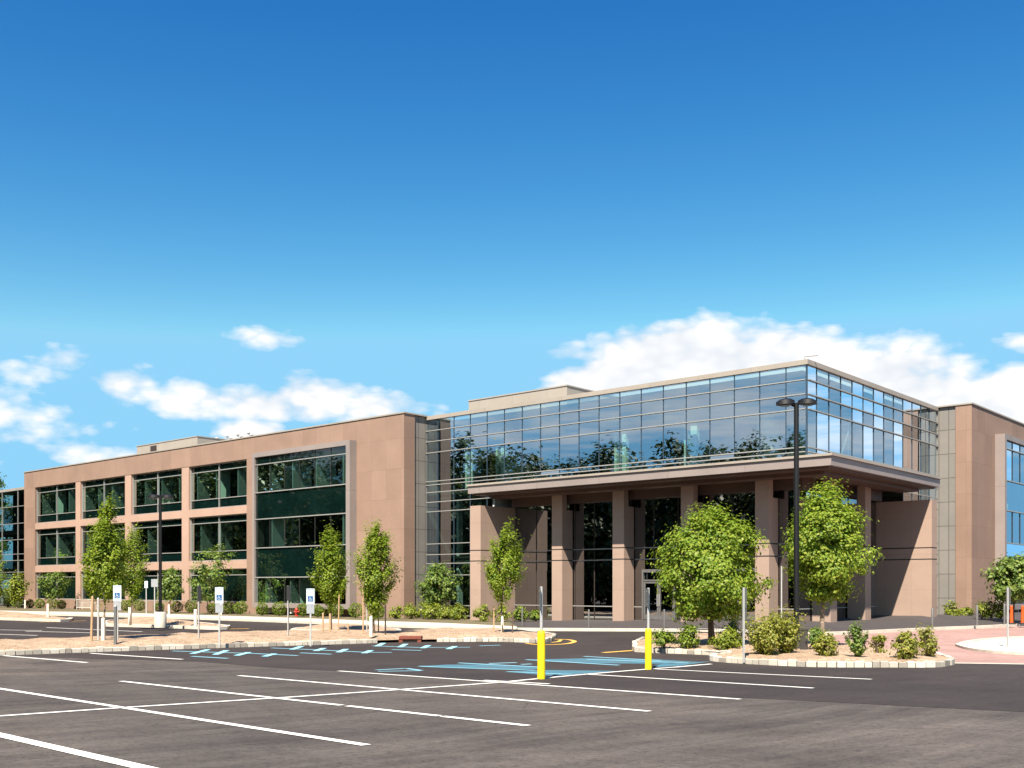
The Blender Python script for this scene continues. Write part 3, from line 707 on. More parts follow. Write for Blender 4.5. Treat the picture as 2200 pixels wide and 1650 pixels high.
# glazed link at the left end
lk = MB(); mlk = MB(); le = A0 + s_end; zl = [0.3, 1.1, 3.0, 3.9, 5.2, 5.9, 7.5, 9.3, 11.2, 13.0]
cols = [le - 0.2, le + 3.2, le + 6.5, le + 10, le + 14, le + 18]
for i in range(len(cols) - 1):
    for k in range(len(zl) - 1): panes(lk, front, cols[i], cols[i + 1], 1.6, zl[k], zl[k + 1], rd)
link = lk.build('link_glazing', glazing('dark_link_glass', (0.40, 0.52, 0.48), 0.02, (0.55, 0.70, 0.68)), B)
for z in zl: mlk.box(-cols[-1], -le - 0.01, 1.5, 1.65, z - 0.03, z + 0.03)
for c_ in cols[1:]: mlk.box(-c_ - 0.03, -c_ + 0.03, 1.52, 1.64, 0.33, 12.97)
mlk.build('mullions', m_alu, link)
lb = MB(); lb.box(-cols[-1], -le, 1.5, 12, 13.03, 13.25); lb.build('link_roof', m_beige, B)
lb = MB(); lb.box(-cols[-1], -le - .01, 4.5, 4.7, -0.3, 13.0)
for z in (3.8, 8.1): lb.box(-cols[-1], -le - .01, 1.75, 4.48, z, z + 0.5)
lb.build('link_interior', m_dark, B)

# ------------------------------------------------------------------ vegetation
def leaf_mesh(name, P, Nn, size, mat, parent, sz_var=0.35, aspect=0.62):
    n = len(P)
    t = np.cross(Nn, rng.normal(size=(n, 3))); t /= np.linalg.norm(t, axis=1)[:, None] + 1e-9
    b = np.cross(Nn, t)
    s = (size * (1 + sz_var * rng.uniform(-1, 1, n)))[:, None]
    bend = Nn * s * 0.18
    V = np.stack([P - t * s, P - b * s * aspect + bend, P + t * s, P + b * s * aspect + bend], 1).reshape(-1, 3)
    me = bpy.data.meshes.new(name); me.vertices.add(4 * n); me.vertices.foreach_set('co', V.astype(np.float32).ravel())
    me.loops.add(4 * n); me.loops.foreach_set('vertex_index', np.arange(4 * n, dtype=np.int32))
    me.polygons.add(n); me.polygons.foreach_set('loop_start', np.arange(0, 4 * n, 4, dtype=np.int32))
    me.update(calc_edges=True); me.materials.append(mat)
    o = bpy.data.objects.new(name, me); COL.objects.link(o)
    if parent: o.parent = parent
    return o
def unit(v): return v / (np.linalg.norm(v, axis=-1, keepdims=True) + 1e-9)
PROF = {
    'round': lambda t: math.sqrt(max(0, 1 - (2 * t - 0.86) ** 2)) if t < 0.93 else math.sqrt(max(0.0, 1 - (2 * t - 0.86) ** 2)) ,
    'dome': lambda t: (min(1, 0.55 + t * 2.2)) * max(0.0, 1 - max(0, (t - 0.22) / 0.78) ** 2.0) ** 0.6,
    'spire': lambda t: (min(1, 0.45 + t * 2.0)) * max(0.02, 1 - max(0, (t - 0.25) / 0.75) ** 1.25) ** 0.9,
    'flame': lambda t: (min(1, 0.35 + t * 1.8)) * max(0.03, 1 - max(0, (t - 0.33) / 0.67) ** 1.9) ** 0.85,
    'ball': lambda t: math.sqrt(max(0, 1 - (2 * t - 1) ** 2)),
}
def foliage(prof, z0, z1, rad, nclump, nleaf, size, crad, seed, lean=(0, 0), squash=1.0, plume=False):
    """clumps of leaves through the crown; returns points, normals and clump centres"""
    r_ = np.random.default_rng(seed); C_ = []
    # a lumpy outline: the radius depends on direction and height
    ph = r_.uniform(0, 6.28, 6)
    def lump(a, t): return 1 + 0.15 * math.sin(2 * a + ph[0] + 5 * t) + 0.15 * math.sin(3 * a + ph[1] - 9 * t) + 0.12 * math.sin(5 * a + ph[2] + 15 * t)
    while len(C_) < nclump:
        t = r_.uniform(0.0, 1.0); pr = PROF[prof](t)
        if r_.uniform() > pr * 1.1 + 0.12: continue
        a = r_.uniform(0, 6.283); q = math.sqrt(r_.uniform(0.10, 1.0)) * pr * lump(a, t)
        C_.append((math.cos(a) * q * rad + lean[0] * t, math.sin(a) * q * rad * squash + lean[1] * t, z0 + (z1 - z0) * t))
    C_ = np.array(C_); m = max(1, nleaf // nclump)
    csz = crad * r_.uniform(0.6, 1.35, len(C_))
    P = np.repeat(C_, m, 0); d = r_.normal(size=P.shape) * np.repeat(csz, m)[:, None] * np.array([0.52, 0.52, 0.42])
    if plume:                                          # upright shoots that lean outward
        d = d * np.array([0.62, 0.62, 1.75]); out_ = np.repeat(unit(C_ * np.array([1, 1, 0]) + 1e-6), m, 0); d = d + out_ * (d[:, 2:3] * 0.38)
    P = P + d
    cen = np.array([lean[0] * .4, lean[1] * .4, z0 + (z1 - z0) * 0.4])
    Nn = unit(unit(P - cen) * 0.75 + unit(d) * 0.55 + np.array([0, 0, 0.5]) + r_.normal(size=P.shape) * 0.38)
    return P, Nn, C_
def tree(label, cat, base, height, z0, rad, prof, nclump, nleaf, size, crad, seed, mat, group, bark, tr=0.05, lean=(0, 0), nb=26, name='tree', forks=0, squash=1.0, plume=False):
    T = thing(name, label, cat, base, 0, group)
    P, Nn, C_ = foliage(prof, z0, height - crad * 0.3, rad, nclump, nleaf, size, crad, seed, lean, squash, plume)
    leaf_mesh('crown', P, Nn, size, mat, T)
    r_ = random.Random(seed); mb = MB()
    top = height * 0.86
    def trunk(z): 
        t = max(0, (z - z0) / max(0.1, height - z0)); w = 0.03 * math.sin(z * 2.3 + seed)
        return Vector((lean[0] * t + w, lean[1] * t + 0.03 * math.sin(z * 1.9 + seed * 2), z))
    zs = [-0.15, 0.0, 0.15] + [0.15 + (top - 0.15) * k / 8 for k in range(1, 9)]
    mb.tube([trunk(z) for z in zs], [tr * (1.45 if z < 0.05 else 1.15 if z < 0.2 else max(0.14, 1 - 0.86 * z / top)) for z in zs], 8)
    idx = list(range(len(C_))); r_.shuffle(idx)
    for i in idx[:nb]:
        c = Vector(C_[i]); hz = max(z0 * 0.82, min(top * 0.92, c.z - (Vector((c.x, c.y, 0)) - Vector((0, 0, 0))).length * r_.uniform(0.6, 1.1)))
        s = trunk(hz); mid = s.lerp(c, 0.5) + Vector((r_.uniform(-.05, .05), r_.uniform(-.05, .05), 0.06))
        r0 = tr * 0.42 * max(0.35, 1 - hz / height)
        mb.tube([s, mid, c], [r0, r0 * 0.65, r0 * 0.3], 5)
    mb.build('trunk', bark, T, smooth=True)
    return T
def tree_px(label, ub, vb, vtop, vbot, ul, ur, prof, nclump, nleaf, size, crad, seed, mat, group, bark, zb=0.2, tr=0.05, squash=1.0, cat='tree', nb=26, name='tree', pos=None, kr=0.86, plume=False):
    p = pos or at(ub, vb, z=zb); k = p.y / F
    tree_h = (vb - vtop) * k if pos is None else H + (HY - vtop) * k - p.z
    z0 = (vb - vbot) * k if pos is None else H + (HY - vbot) * k - p.z
    rad = (ur - ul) / 2 * k * kr; lean = ((ul + ur) / 2 - ub) * k
    return tree(label, cat, p, tree_h, z0 + crad * .3, rad, prof, nclump, nleaf, size, crad, seed, mat, group, bark, tr, (lean, 0), nb, name, squash=squash, plume=plume)
GT = 'young trees in the car park islands'
tree_px('tall yellow green young tree between wooden stakes on the long mulch island', 224, 1374, 1083, 1284, 180, 278, 'spire', 120, 14000, 0.050, 0.30, 11, m_leaf_horn, GT, m_bark_pale, 0.25, 0.045, plume=True, kr=0.95)
tree_px('thin young tree with a white guard on the far lamp post island', 281, 1337, 1138, 1288, 248, 322, 'flame', 64, 7000, 0.055, 0.36, 12, m_leaf_horn, GT, m_bark_pale, 0.4, 0.05, plume=True)
tree_px('bright green narrow tree in front of the right edge of the big framed window', 710, 1352, 1134, 1300, 674, 746, 'spire', 100, 12000, 0.052, 0.30, 13, m_leaf_horn, GT, m_bark, 0.3, 0.045, plume=True, kr=0.95)
tree_px('narrow green tree in front of the blank brown corner panels', 802, 1360, 1126, 1316, 764, 852, 'flame', 92, 12500, 0.052, 0.30, 14, m_leaf_horn, GT, m_bark, 0.3, 0.045, plume=True, kr=0.92)
tree_px('leaning tufted young tree in front of the left portico wall', 1079, 1357, 1126, 1287, 1045, 1134, 'spire', 74, 9500, 0.052, 0.30, 15, m_leaf_horn, GT, m_bark, 0.3, 0.04, plume=True, kr=0.95)
GM = 'large bushy trees on the granite edged island'
tree_px('broad rounded bushy tree left of the near lamp post, spreading low', 1528, 1387, 1090, 1327, 1412, 1640, 'dome', 210, 26000, 0.060, 0.36, 21, m_leaf_maple, GM, m_bark, 0.2, 0.12, nb=40, kr=0.95)
tree_px('tall egg shaped bushy tree right of the near lamp post with forked trunk', 1768, 1389, 1040, 1288, 1684, 1870, 'flame', 190, 24000, 0.060, 0.36, 22, m_leaf_maple, GM, m_bark_pale, 0.2, 0.10, nb=40, kr=0.97)
tree_px('dark green bushy tree cut by the right edge of the picture', 2178, 1336, 1196, 1292, 2126, 2250, 'ball', 90, 5200, 0.11, 0.45, 23, m_leaf_dark, 'small trees beside the building', m_bark, 0.25, 0.07)
GS = 'small trees beside the building'
def wall_tree(label, u, b, vtop, vbot, ul, ur, seed, mat, nclump=60, nleaf=2200, bark=m_bark_pale, tr=0.04):
    a = a_at(u, b); p = bl(a, b, 0.2)
    tree_px(label, u, 0, vtop, vbot, ul, ur, 'ball', nclump, nleaf, 0.10, 0.42, seed, mat, GS, bark, tr=tr, pos=p)
wall_tree('pale leafy small tree in front of the dark glazed link at the far left', 36, -5.0, 1232, 1292, 12, 60, 31, m_leaf_lime, 45, 1700)
wall_tree('small tree at the very left edge of the picture, half cut off', -4, -5.0, 1175, 1292, -32, 14, 32, m_leaf_horn, 45, 1600)
wall_tree('small sparse tree in front of the leftmost ground floor window', 112, -5.0, 1226, 1288, 92, 158, 33, m_leaf_dark, 45, 1500)
wall_tree('loose open small tree between the far lamp post and the third bay', 366, -5.0, 1222, 1292, 340, 398, 34, m_leaf_dark, 45, 1500)
wall_tree('wide sparse tree in front of the bay beside the big framed window', 446, -5.0, 1168, 1292, 400, 514, 35, m_leaf_dark, 65, 2300)
wall_tree('multi stemmed green tree before the glass left of the portico wall', 942, -1.6, 1212, 1304, 900, 988, 36, m_leaf_dark, 75, 3400)
# tree rising behind the link
p = at(0, 1300, z=0); bp = Vector(((0 - CX) / F * 150, 150, 0))
tree('tall dark tree showing its top above the glazed link at far left', 'tree', Vector((-75.5, 150, 0)), 19.6, 6, 4.2, 'ball', 90, 7000, 0.22, 1.0, 41, m_leaf_dark, None, m_bark, 0.25)

def shrub(label, pos, w, h, seed, mat, group, kind, nleaf=900, size=0.045):
    T = thing('shrub', label, 'shrub', pos, 0, group)
    r_ = np.random.default_rng(seed)
    if kind == 'clipped':
        d = unit(r_.normal(size=(nleaf, 3))); lump = 1 + 0.07 * np.sin(d[:, 0] * 6 + seed) + 0.07 * np.sin(d[:, 1] * 7 + seed * 2) + 0.05 * np.sin(d[:, 2] * 9)
        rr = (r_.uniform(0.45, 1.0, nleaf) ** 0.4) * lump
        P = d * rr[:, None] * np.array([w / 2, w / 2, h * 0.52]) + np.array([0, 0, h * 0.50])
        Nn = unit(d + r_.normal(size=d.shape) * 0.55 + np.array([0, 0, 0.3])); P = P[P[:, 2] > 0.02]; Nn = Nn[:len(P)]
    else:
        P, Nn, C_ = foliage('ball' if kind == 'ball' else 'dome', h * 0.10, h * 0.93, w * 0.44, max(10, int(nleaf / 45)), nleaf, size, min(w, h) * 0.22, seed, plume=(kind == 'ball'))
        P[:, 2] = np.abs(P[:, 2])
    leaf_mesh('foliage', P, Nn, size, mat, T)
    mb = MB(); q = random.Random(seed)
    for k in range(7):
        a = q.uniform(0, 6.28); r1 = w * 0.33 * q.uniform(0.4, 1); mb.tube([(0.04 * math.cos(a), 0.04 * math.sin(a), -0.05), (r1 * .55 * math.cos(a), r1 * .55 * math.sin(a), h * 0.45), (r1 * math.cos(a), r1 * math.sin(a), h * q.uniform(.7, .95))], [0.018, 0.012, 0.005], 5)
    mb.build('stems', m_bark, T)
    return T
ORD = ['first', 'second', 'third', 'fourth', 'fifth', 'sixth', 'seventh', 'eighth', 'ninth', 'tenth', 'eleventh', 'twelfth', 'thirteenth', 'fourteenth']
GB = 'clipped shrubs along the building'
for i, u in enumerate((17, 37, 65, 85, 112, 132, 270, 300, 342, 380, 410, 455, 491, 518)):
    b = -3.6; a = a_at(u, b); h = 0.92 + 0.10 * math.sin(i * 2.1); 
    shrub('clipped round shrub, %s from the left below the four window bays' % ORD[i], bl(a, b, 0.18), h * 1.05, h, 100 + i, m_leaf_box, GB, 'clipped', 800, 0.05)
for i, u in enumerate((563, 600, 650, 683, 722, 764, 812)):
    b = -3.9; a = a_at(u, b); h = 0.92 + 0.1 * math.sin(i * 1.7)
    shrub('clipped round shrub, %s from the left of seven by the framed window' % ORD[i], bl(a, b, 0.18), h * 1.05, h, 130 + i, m_leaf_box, GB, 'clipped', 900, 0.045)
GL = 'loose lime green shrubs by the entrance side'
for i, (u, b, w, h, lab) in enumerate(((852, -3.4, 1.1, 0.85, 'low lime green shrub at the foot of the brown wing corner'), (884, -3.0, 1.3, 1.0, 'leafy lime green shrub just right of the wing corner'),
        (908, -2.6, 1.4, 1.15, 'taller lime green shrub left of the multi stemmed tree'), (932, -2.8, 1.4, 1.0, 'lime green shrub under the multi stemmed tree'),
        (957, -2.9, 1.4, 1.0, 'lime green shrub right of the multi stemmed tree'), (984, -3.0, 1.3, 1.0, 'lime green shrub touching the left portico wall'),
        (1037, -3.2, 1.2, 0.95, 'lime green shrub in front of the left portico wall'), (1076, -2.6, 1.2, 0.95, 'lime green shrub behind the stakes of the leaning tree'),
        (1117, -1.6, 1.0, 0.95, 'green shrub in the shade before the entrance glazing'), (1150, -0.9, 0.8, 0.65, 'smallest green shrub, left of the first pillar'))):
    shrub(lab, bl(a_at(u, b), b, 0.2), w, h, 160 + i, m_leaf_lime if i < 8 else m_leaf_box, GL, 'loose', 900, 0.06)
for i, (u, v, w, h, lab) in enumerate(((2046, 1325, 1.1, 1.0, 'lime green shrub at the foot of the grey wall'), (2076, 1324, 1.0, 0.6, 'low shrub at the corner of the right wing'),
        (2110, 1327, 1.3, 1.0, 'yellow green shrub left of a steel bollard at the right wing'), (2130, 1327, 1.2, 1.0, 'yellow green shrub right of a steel bollard at the right wing'), (2150, 1328, 1.2, 1.0, 'yellow green shrub below the bushy tree at right'))):
    shrub(lab, at(u, v, z=0.45), w, h, 180 + i, m_leaf_lime, GL, 'loose', 700, 0.06)
GI = 'shrubs on the granite edged island'
for i, (u, v, wpx, hpx, n, mat, lab, kind) in enumerate((
        (1425, 1391, 56, 38, 1300, m_leaf_box, 'low spreading green shrub nearest the second yellow bollard', 'loose'),
        (1478, 1391, 50, 52, 1500, m_leaf_box, 'round dark green shrub left of the broad tree trunk', 'loose'),
        (1563, 1394, 74, 44, 1600, m_leaf_lime, 'low yellow green shrub right of the broad tree trunk', 'loose'),
        (1575, 1380, 60, 48, 1000, m_leaf_dark, 'dark shrub in shade behind the low yellow green shrub', 'loose'),
        (1644, 1408, 78, 86, 3600, m_leaf_bush, 'tall olive bush beside the grey sign post', 'ball'),
        (1688, 1405, 74, 84, 3400, m_leaf_bush, 'tall olive bush in front of the near lamp post', 'ball'),
        (1775, 1411, 56, 48, 1300, m_leaf_bush, 'loose green bush at the foot of the forked tree', 'loose'),
        (1752, 1398, 40, 52, 900, m_leaf_dark, 'dark shrub behind the forked tree trunk', 'loose'),
        (1840, 1413, 44, 74, 1500, m_leaf_dark, 'upright green shrub before the red pavers', 'ball'),
        (1886, 1406, 34, 46, 600, m_leaf_bush, 'smallest twiggy shrub in the row before the red pavers', 'loose'),
        (1944, 1415, 54, 56, 1300, m_leaf_bush, 'wide twiggy shrub, second from the right tip of the island', 'loose'),
        (1994, 1410, 48, 60, 1000, m_leaf_bush, 'twiggy upright shrub nearest the right tip of the island', 'ball'))):
    p = at(u, v, z=0.2); k = p.y / F
    shrub(lab, p, wpx * k, hpx * k, 200 + i, mat, GI, kind, n, 0.045)
# woodland at the left and right of the car park (outside the frame, seen in the glass)
def woodland(spots, seed):
    q = np.random.default_rng(seed); PP, NN, SS = [], [], []
    for x, y, h, r in spots:
        P, Nn, C_ = foliage('dome', h * 0.05, h * 0.97, r, 150, 6500, 0.3, 1.25, int(q.integers(1e6)))
        PP.append(P + np.array([x, y, 0])); NN.append(Nn)
    o = leaf_mesh('woodland', np.concatenate(PP), np.concatenate(NN), 0.30, m_leaf_wood, None)
    o['kind'] = 'stuff'; o['label'] = 'dark leafy woodland bordering the car park'; o['category'] = 'woodland'
    return o
sp = []
q = random.Random(3)
for row in range(3):
    for i in range(30):
        t = i / 29; y = 14 + 148 * t; x = -0.49 * y - 17 - 12 * row + q.uniform(-3, 3)
        sp.append((x, y, (q.uniform(13, 19) if t < 0.45 else q.uniform(18, 23)) + (0, 0.5, 1.5)[row], q.uniform(5.5, 7.5)))
for i in range(14):
    t = i / 13; sp.append((-32 - 10 * t + q.uniform(-6, 6), 14 - 70 * t, q.uniform(11, 17), q.uniform(4.5, 6)))
woodland(sp, 4)
sp = [(125 + q.uniform(-6, 6), 40 + 9 * i, q.uniform(7, 12), q.uniform(4.5, 6)) for i in range(20)]
woodland(sp, 9)

# ------------------------------------------------------------------ street furniture
def flat_sign(mb, w, z0, z1, y, th=0.006, rcorner=0.0):
    mb.box(-w / 2, w / 2, y, y + th, z0, z1)
# yellow bollards carrying sign posts
def bollard_post(label, u, v, vtop, vpost, rz):
    p = at(u, v); k = p.y / F; hb = (v - vtop) * k; hp = (v - vpost) * k
    T = thing('yellow_bollard', label, 'bollard', p, rz, 'yellow bollards with sign posts')
    r = 0.093
    MB().lathe([(r, -0.1), (r, hb - 0.09), (r * 0.97, hb - 0.05), (r * 0.82, hb - 0.018), (r * 0.45, hb), (0.03, hb + 0.004)], 20).build('sleeve', m_yellow, T, smooth=True)
    MB().tube([(0, 0, hb - 0.03), (0, 0, hp)], 0.036, 10).build('post', m_galv, T, smooth=True)
    s = MB(); s.box(-0.155, 0.155, 0.034, 0.040, hp - 0.52, hp - 0.02); sg = s.build('sign', m_signback, T)
    b = MB()
    for z in (hp - 0.45, hp - 0.1): b.tube([(0, 0.02, z), (0, 0.046, z)], 0.014, 6)
    b.build('bolts', m_galv, sg)
    return T
bollard_post('nearest yellow bollard with steel sign post, standing at the kink of the white line', 1163, 1459, 1354, 1260, R(96))
bollard_post('farther yellow bollard with steel sign post, near the granite island', 1393, 1438.5, 1350, 1263, R(99))
# posts with signs
def wheelchair(mb, s, z, y):
    """white access emblem, s metres across, drawn as small solids"""
    X = lambda x: (x - 0.5) * s; Z = lambda t: z + t * s
    mb.tube([(X(.42), y, Z(.86)), (X(.42), y - .004, Z(.86))], s * 0.075, 10)
    def bar(p, q, w):
        a = Vector((X(p[0]), 0, Z(p[1]))); b = Vector((X(q[0]), 0, Z(q[1]))); d = (b - a).normalized(); n = Vector((-d.z, 0, d.x)) * w * s / 2
        mb.hexa([(*(c.xy), c.z) for c in (a - n, b - n, b + n, a + n)][:0] or [Vector((c.x, yy, c.z)) for yy in (y, y - 0.004) for c in (a - n, b - n, b + n, a + n)])
    bar((.42, .76), (.45, .42), .10); bar((.44, .60), (.68, .60), .07); bar((.42, .44), (.68, .44), .09); bar((.68, .44), (.80, .16), .09); bar((.78, .17), (.90, .21), .08)
    for k in range(9):
        t0 = R(120 + k * 25); t1 = R(120 + (k + 1) * 25)
        bar((.48 + .29 * math.cos(t0), .32 + .26 * math.sin(t0)), (.48 + .29 * math.cos(t1), .32 + .26 * math.sin(t1)), .07)
def sign_post(label, u, v, vtop, face=True, w=0.305, hs=0.62, rz=0.0, zb=0.25, plate=True, group='accessible parking signs', back=m_signback, pos=None):
    p = pos or at(u, v, z=zb); k = p.y / F; h = H + (HY - vtop) * k - p.z
    T = thing('sign_post', label, 'sign', p, rz, group)
    m = MB(); m.box(-0.03, 0.03, 0.0, 0.012, -0.2, h); m.box(-0.03, -0.018, 0.012, 0.04, -0.2, h); m.box(0.018, 0.03, 0.012, 0.04, -0.2, h)
    m.build('post', m_galv, T)
    zs = h - hs
    s = MB(); s.box(-w / 2, w / 2, -0.008, -0.002, zs, h - 0.01); sg = s.build('sign', m_signw if face else back, T)
    if face:
        q = MB(); q.box(-0.10, 0.10, -0.0115, -0.0085, zs + 0.12, zs + 0.33); sy = q.build('blue_panel', m_signb, sg)
        e = MB(); wheelchair(e, 0.17, zs + 0.14, -0.012); e.build('emblem', m_signw, sg)
        q = MB(); q.box(-w / 2 + .02, w / 2 - .02, -0.0115, -0.0085, h - 0.05, h - 0.035); q.box(-w / 2 + .02, w / 2 - .02, -0.0115, -0.0085, zs + 0.02, zs + 0.035)
        q.build('border', m_signb, sg)
    if plate:
        q = MB(); q.box(-w / 2 + .01, w / 2 - .01, -0.008, -0.002, zs - 0.33, zs - 0.02); q.build('lower_plate', m_signg if face else back, T)
    return T
sign_post('accessible parking sign facing us on the long island, left one with grey plate below', 471, 1379, 1261)
sign_post('accessible parking sign facing us in front of the big framed window', 667, 1377, 1264)
sign_post('accessible parking sign half hidden behind the yellow green staked tree', 252, 1377, 1257)
sign_post('bare steel post with sign seen edge on, left of the left accessible sign', 428, 1373, 1258, False, rz=R(78), plate=False, group='edge on sign posts')
sign_post('bare steel post with sign seen edge on, left of the framed window accessible sign', 620, 1367, 1258, False, rz=R(72), plate=False, group='edge on sign posts')
sign_post('steel post with edge on sign at the left side of the tall olive bush', 1599, 1409, 1262, False, rz=R(104), plate=True, group='edge on sign posts')
sign_post('tall thin steel sign post in front of the last pillar behind the olive bush', 1680, 1362, 1216, False, rz=R(88), plate=False, group='edge on sign posts')
sign_post('steel post with edge on sign on the pale traffic island', 2166, 1390, 1262, False, rz=R(94), plate=False, group='edge on sign posts', zb=0.1)
sign_post('edge on steel sign post beside the striped trunk of the corner panel tree', 789, 1358, 1296, False, w=0.2, hs=0.3, rz=R(90), plate=False, group='edge on sign posts')
sign_post('grey backed sign left of the far lamp post', 332, 1326, 1244, False, w=0.42, hs=0.5, plate=False, group='far sign posts', back=m_signg, pos=at(332, 1331, z=0.2))
sign_post('small white sign in front of the second ground floor window bay', 314, 1316, 1248, False, w=0.26, hs=0.55, plate=False, group='far sign posts', back=m_signw, pos=at(314, 1318, z=0.2))
# lamp posts
def lamp_post(label, p, h, r, heads, base_r, base_h, bmat):
    T = thing('lamp_post', label, 'lamp post', p, 0, 'black car park lamp posts')
    MB().lathe([(base_r, -0.2), (base_r, base_h - 0.04), (base_r - 0.03, base_h)], 20).build('concrete_base', bmat, T, smooth=True)
    MB().box(-r * 1.5, r * 1.5, -r * 1.5, r * 1.5, base_h, base_h + 0.1).build('base_plate', m_black, T)
    MB().tube([(0, 0, base_h + .1), (0, 0, h)], [r, r * 0.88], 12).build('pole', m_black, T, smooth=True)
    for ang, tilt in heads:
        d = Vector((math.cos(ang), math.sin(ang), 0)); n = Vector((-d.y, d.x, 0))
        a = MB(); a.tube([d * 0.05 + Vector((0, 0, h - 0.10)), d * 0.16 + Vector((0, 0, h - 0.06))], 0.035, 8); a.build('arm', m_black, T)
        hd = MB(); rows = []; h = h + tilt
        for s, w, zt, zb in ((0.06, 0.10, 0.0, -0.12), (0.18, 0.20, 0.04, -0.14), (0.36, 0.25, 0.06, -0.15), (0.54, 0.20, 0.02, -0.15), (0.66, 0.09, -0.05, -0.15)):
            c = d * s; rows.append([c - n * w + Vector((0, 0, h + zb)), c + n * w + Vector((0, 0, h + zb)), c + n * w * 0.9 + Vector((0, 0, h + zb * .2 + zt * .5)), c + n * w * .45 + Vector((0, 0, h + zt)), c - n * w * .45 + Vector((0, 0, h + zt)), c - n * w * 0.9 + Vector((0, 0, h + zb * .2 + zt * .5))])
        n0 = len(hd.v)
        for rw in rows: hd.v += [tuple(x) for x in rw]
        for i in range(len(rows) - 1):
            for k2 in range(6): hd.f.append((n0 + i * 6 + k2, n0 + i * 6 + (k2 + 1) % 6, n0 + (i + 1) * 6 + (k2 + 1) % 6, n0 + (i + 1) * 6 + k2)); hd.mi.append(0)
        hd.f.append(tuple(range(n0, n0 + 6))); hd.mi.append(0); hd.f.append(tuple(range(n0 + 24, n0 + 30))); hd.mi.append(0)
        ho = hd.build('lamp_head', m_black, T, smooth=True)
        q = [d * 0.22 - n * 0.11, d * 0.50 - n * 0.11, d * 0.50 + n * 0.11, d * 0.22 + n * 0.11]
        MB().hexa([Vector((v.x, v.y, h - 0.195)) for v in q] + [Vector((v.x, v.y, h - 0.158)) for v in q]).build('lens', m_lens, ho)
    return T
p = at(1711, 1395, z=0.2); hh = H + (HY - 866) * p.y / F - p.z
lamp_post('near tall black lamp post with twin heads among the olive bushes', p, hh, 0.095, ((R(168), 0.10), (R(-22), -0.02)), 0.28, 0.55, m_drkconc)
p = at(344.5, 1340, z=0.35); hh = H + (HY - 1064) * p.y / F - p.z
lamp_post('far black lamp post on a cream concrete base in front of the third bay', p, hh, 0.085, ((R(178), 0), (R(0), 0)), 0.31, 0.62, m_conc)
# utility cabinet by the near lamp
p = at(1727, 1397, z=0.2); T = thing('utility_cabinet', 'dark utility cabinet on the island right of the near lamp post', 'cabinet', p, R(-20))
MB().box(-0.12, 0.12, -0.12, 0.12, -0.1, 0.66).build('body', m_drkconc, T); MB().box(-0.135, 0.135, -0.135, 0.135, 0.66, 0.71).build('lid', m_drkconc, T)
# steel bollards on the plaza
def steel_bollard(label, u, v, vtop, z=0.2, r=0.045, mat=m_alu_mid, group='slim steel bollards along the plaza edge', pos=None):
    p = pos or at(u, v, z=z); h = (v - vtop) * p.y / F
    o = MB().lathe([(r, -0.1), (r, h - 0.03), (r * 0.8, h - 0.008), (r * 0.3, h)], 12).build('steel_bollard', mat, None, p, smooth=True)
    return tag(o, label, 'bollard', group)
steel_bollard('slim steel bollard between the first and second pillars', 1265, 1347, 1309)
steel_bollard('slim steel bollard in front of the entrance doors', 1427, 1348, 1309)
steel_bollard('slim steel bollard before the shaded glazing left of the first pillar', 1122, 1343, 1306)
steel_bollard('slim steel bollard in front of the sunlit right portico wall', 2003, 1346, 1307, 0.3, 0.06)
steel_bollard('slim steel bollard in front of the right wing corner', 2099, 1340, 1300, 0.3, 0.06)
steel_bollard('slim steel bollard beside the orange cones', 2158, 1336, 1298, 0.3, 0.06)
# white marker posts
for u, v, vt, z, lab in ((54, 1307, 1289, 0.2, 'short white post at the foot of the far left building corner'), (103, 1323, 1297, 0.3, 'short white post on the leftmost island'),
        (279, 1337, 1304, 0.4, 'white guard post at the thin tree on the far lamp island'), (363, 1318, 1299, 0.2, 'tiny white post just right of the far lamp post'),
        (420, 1343, 1309, 0.4, 'white post at the right end of the far lamp island'), (475, 1320, 1297, 0.2, 'white post in the bed behind the left accessible sign')):
    p = at(u, v, z=z); h = (v - vt) * p.y / F
    o = MB().box(-0.07, 0.07, -0.05, 0.05, -0.1, h - 0.03).build('marker_post', m_whitewood, None, p)
    m2 = MB(); m2.hexa([(-.07, -.05, h - .03), (.07, -.05, h - .03), (.07, .05, h - .03), (-.07, .05, h - .03), (-.05, -.035, h), (.05, -.035, h), (.05, .035, h), (-.05, .035, h)]).build('cap', m_whitewood, o)
    tag(o, lab, 'post', 'short white posts')
# tree stakes
def stake(lab, u, v, vt, w=0.05, mat=m_wood, z=0.3, lean=0.0):
    p = at(u, v, z=z); h = (v - vt) * p.y / F
    m = MB(); c = w / 2
    m.hexa([(-c, -c, -0.1), (c, -c, -0.1), (c, c, -0.1), (-c, c, -0.1)] + [(x + lean * h, y, h - 0.05) for x, y in ((-c, -c), (c, -c), (c, c), (-c, c))])
    m.hexa([(x + lean * h, y, h - 0.05) for x, y in ((-c, -c), (c, -c), (c, c), (-c, c))] + [(x * .5 + lean * h, y * .5, h) for x, y in ((-c, -c), (c, -c), (c, c), (-c, c))])
    tag(m.build('tree_stake', mat, None, p), lab, 'stake', 'wooden stakes at the young trees')
stake('tall leaning wooden stake left of the staked yellow green tree', 196, 1375, 1280, 0.07, m_wood, 0.3, 0.03)
stake('grey stake left of the pale trunk guard of the staked tree', 211, 1373, 1284, 0.06, m_galv, 0.3)
stake('thick pale trunk guard at the staked yellow green tree', 222, 1374, 1327, 0.12, m_whitewood, 0.3)
stake('dark grey stake right of the staked yellow green tree', 248, 1379, 1300, 0.09, m_signback, 0.3)
stake('pale wooden stake left of the tree before the big framed window', 694, 1352, 1316, 0.07, m_wood, 0.4)
stake('short wooden stake under the tree before the big framed window', 709, 1353, 1318, 0.08, m_wood, 0.4)
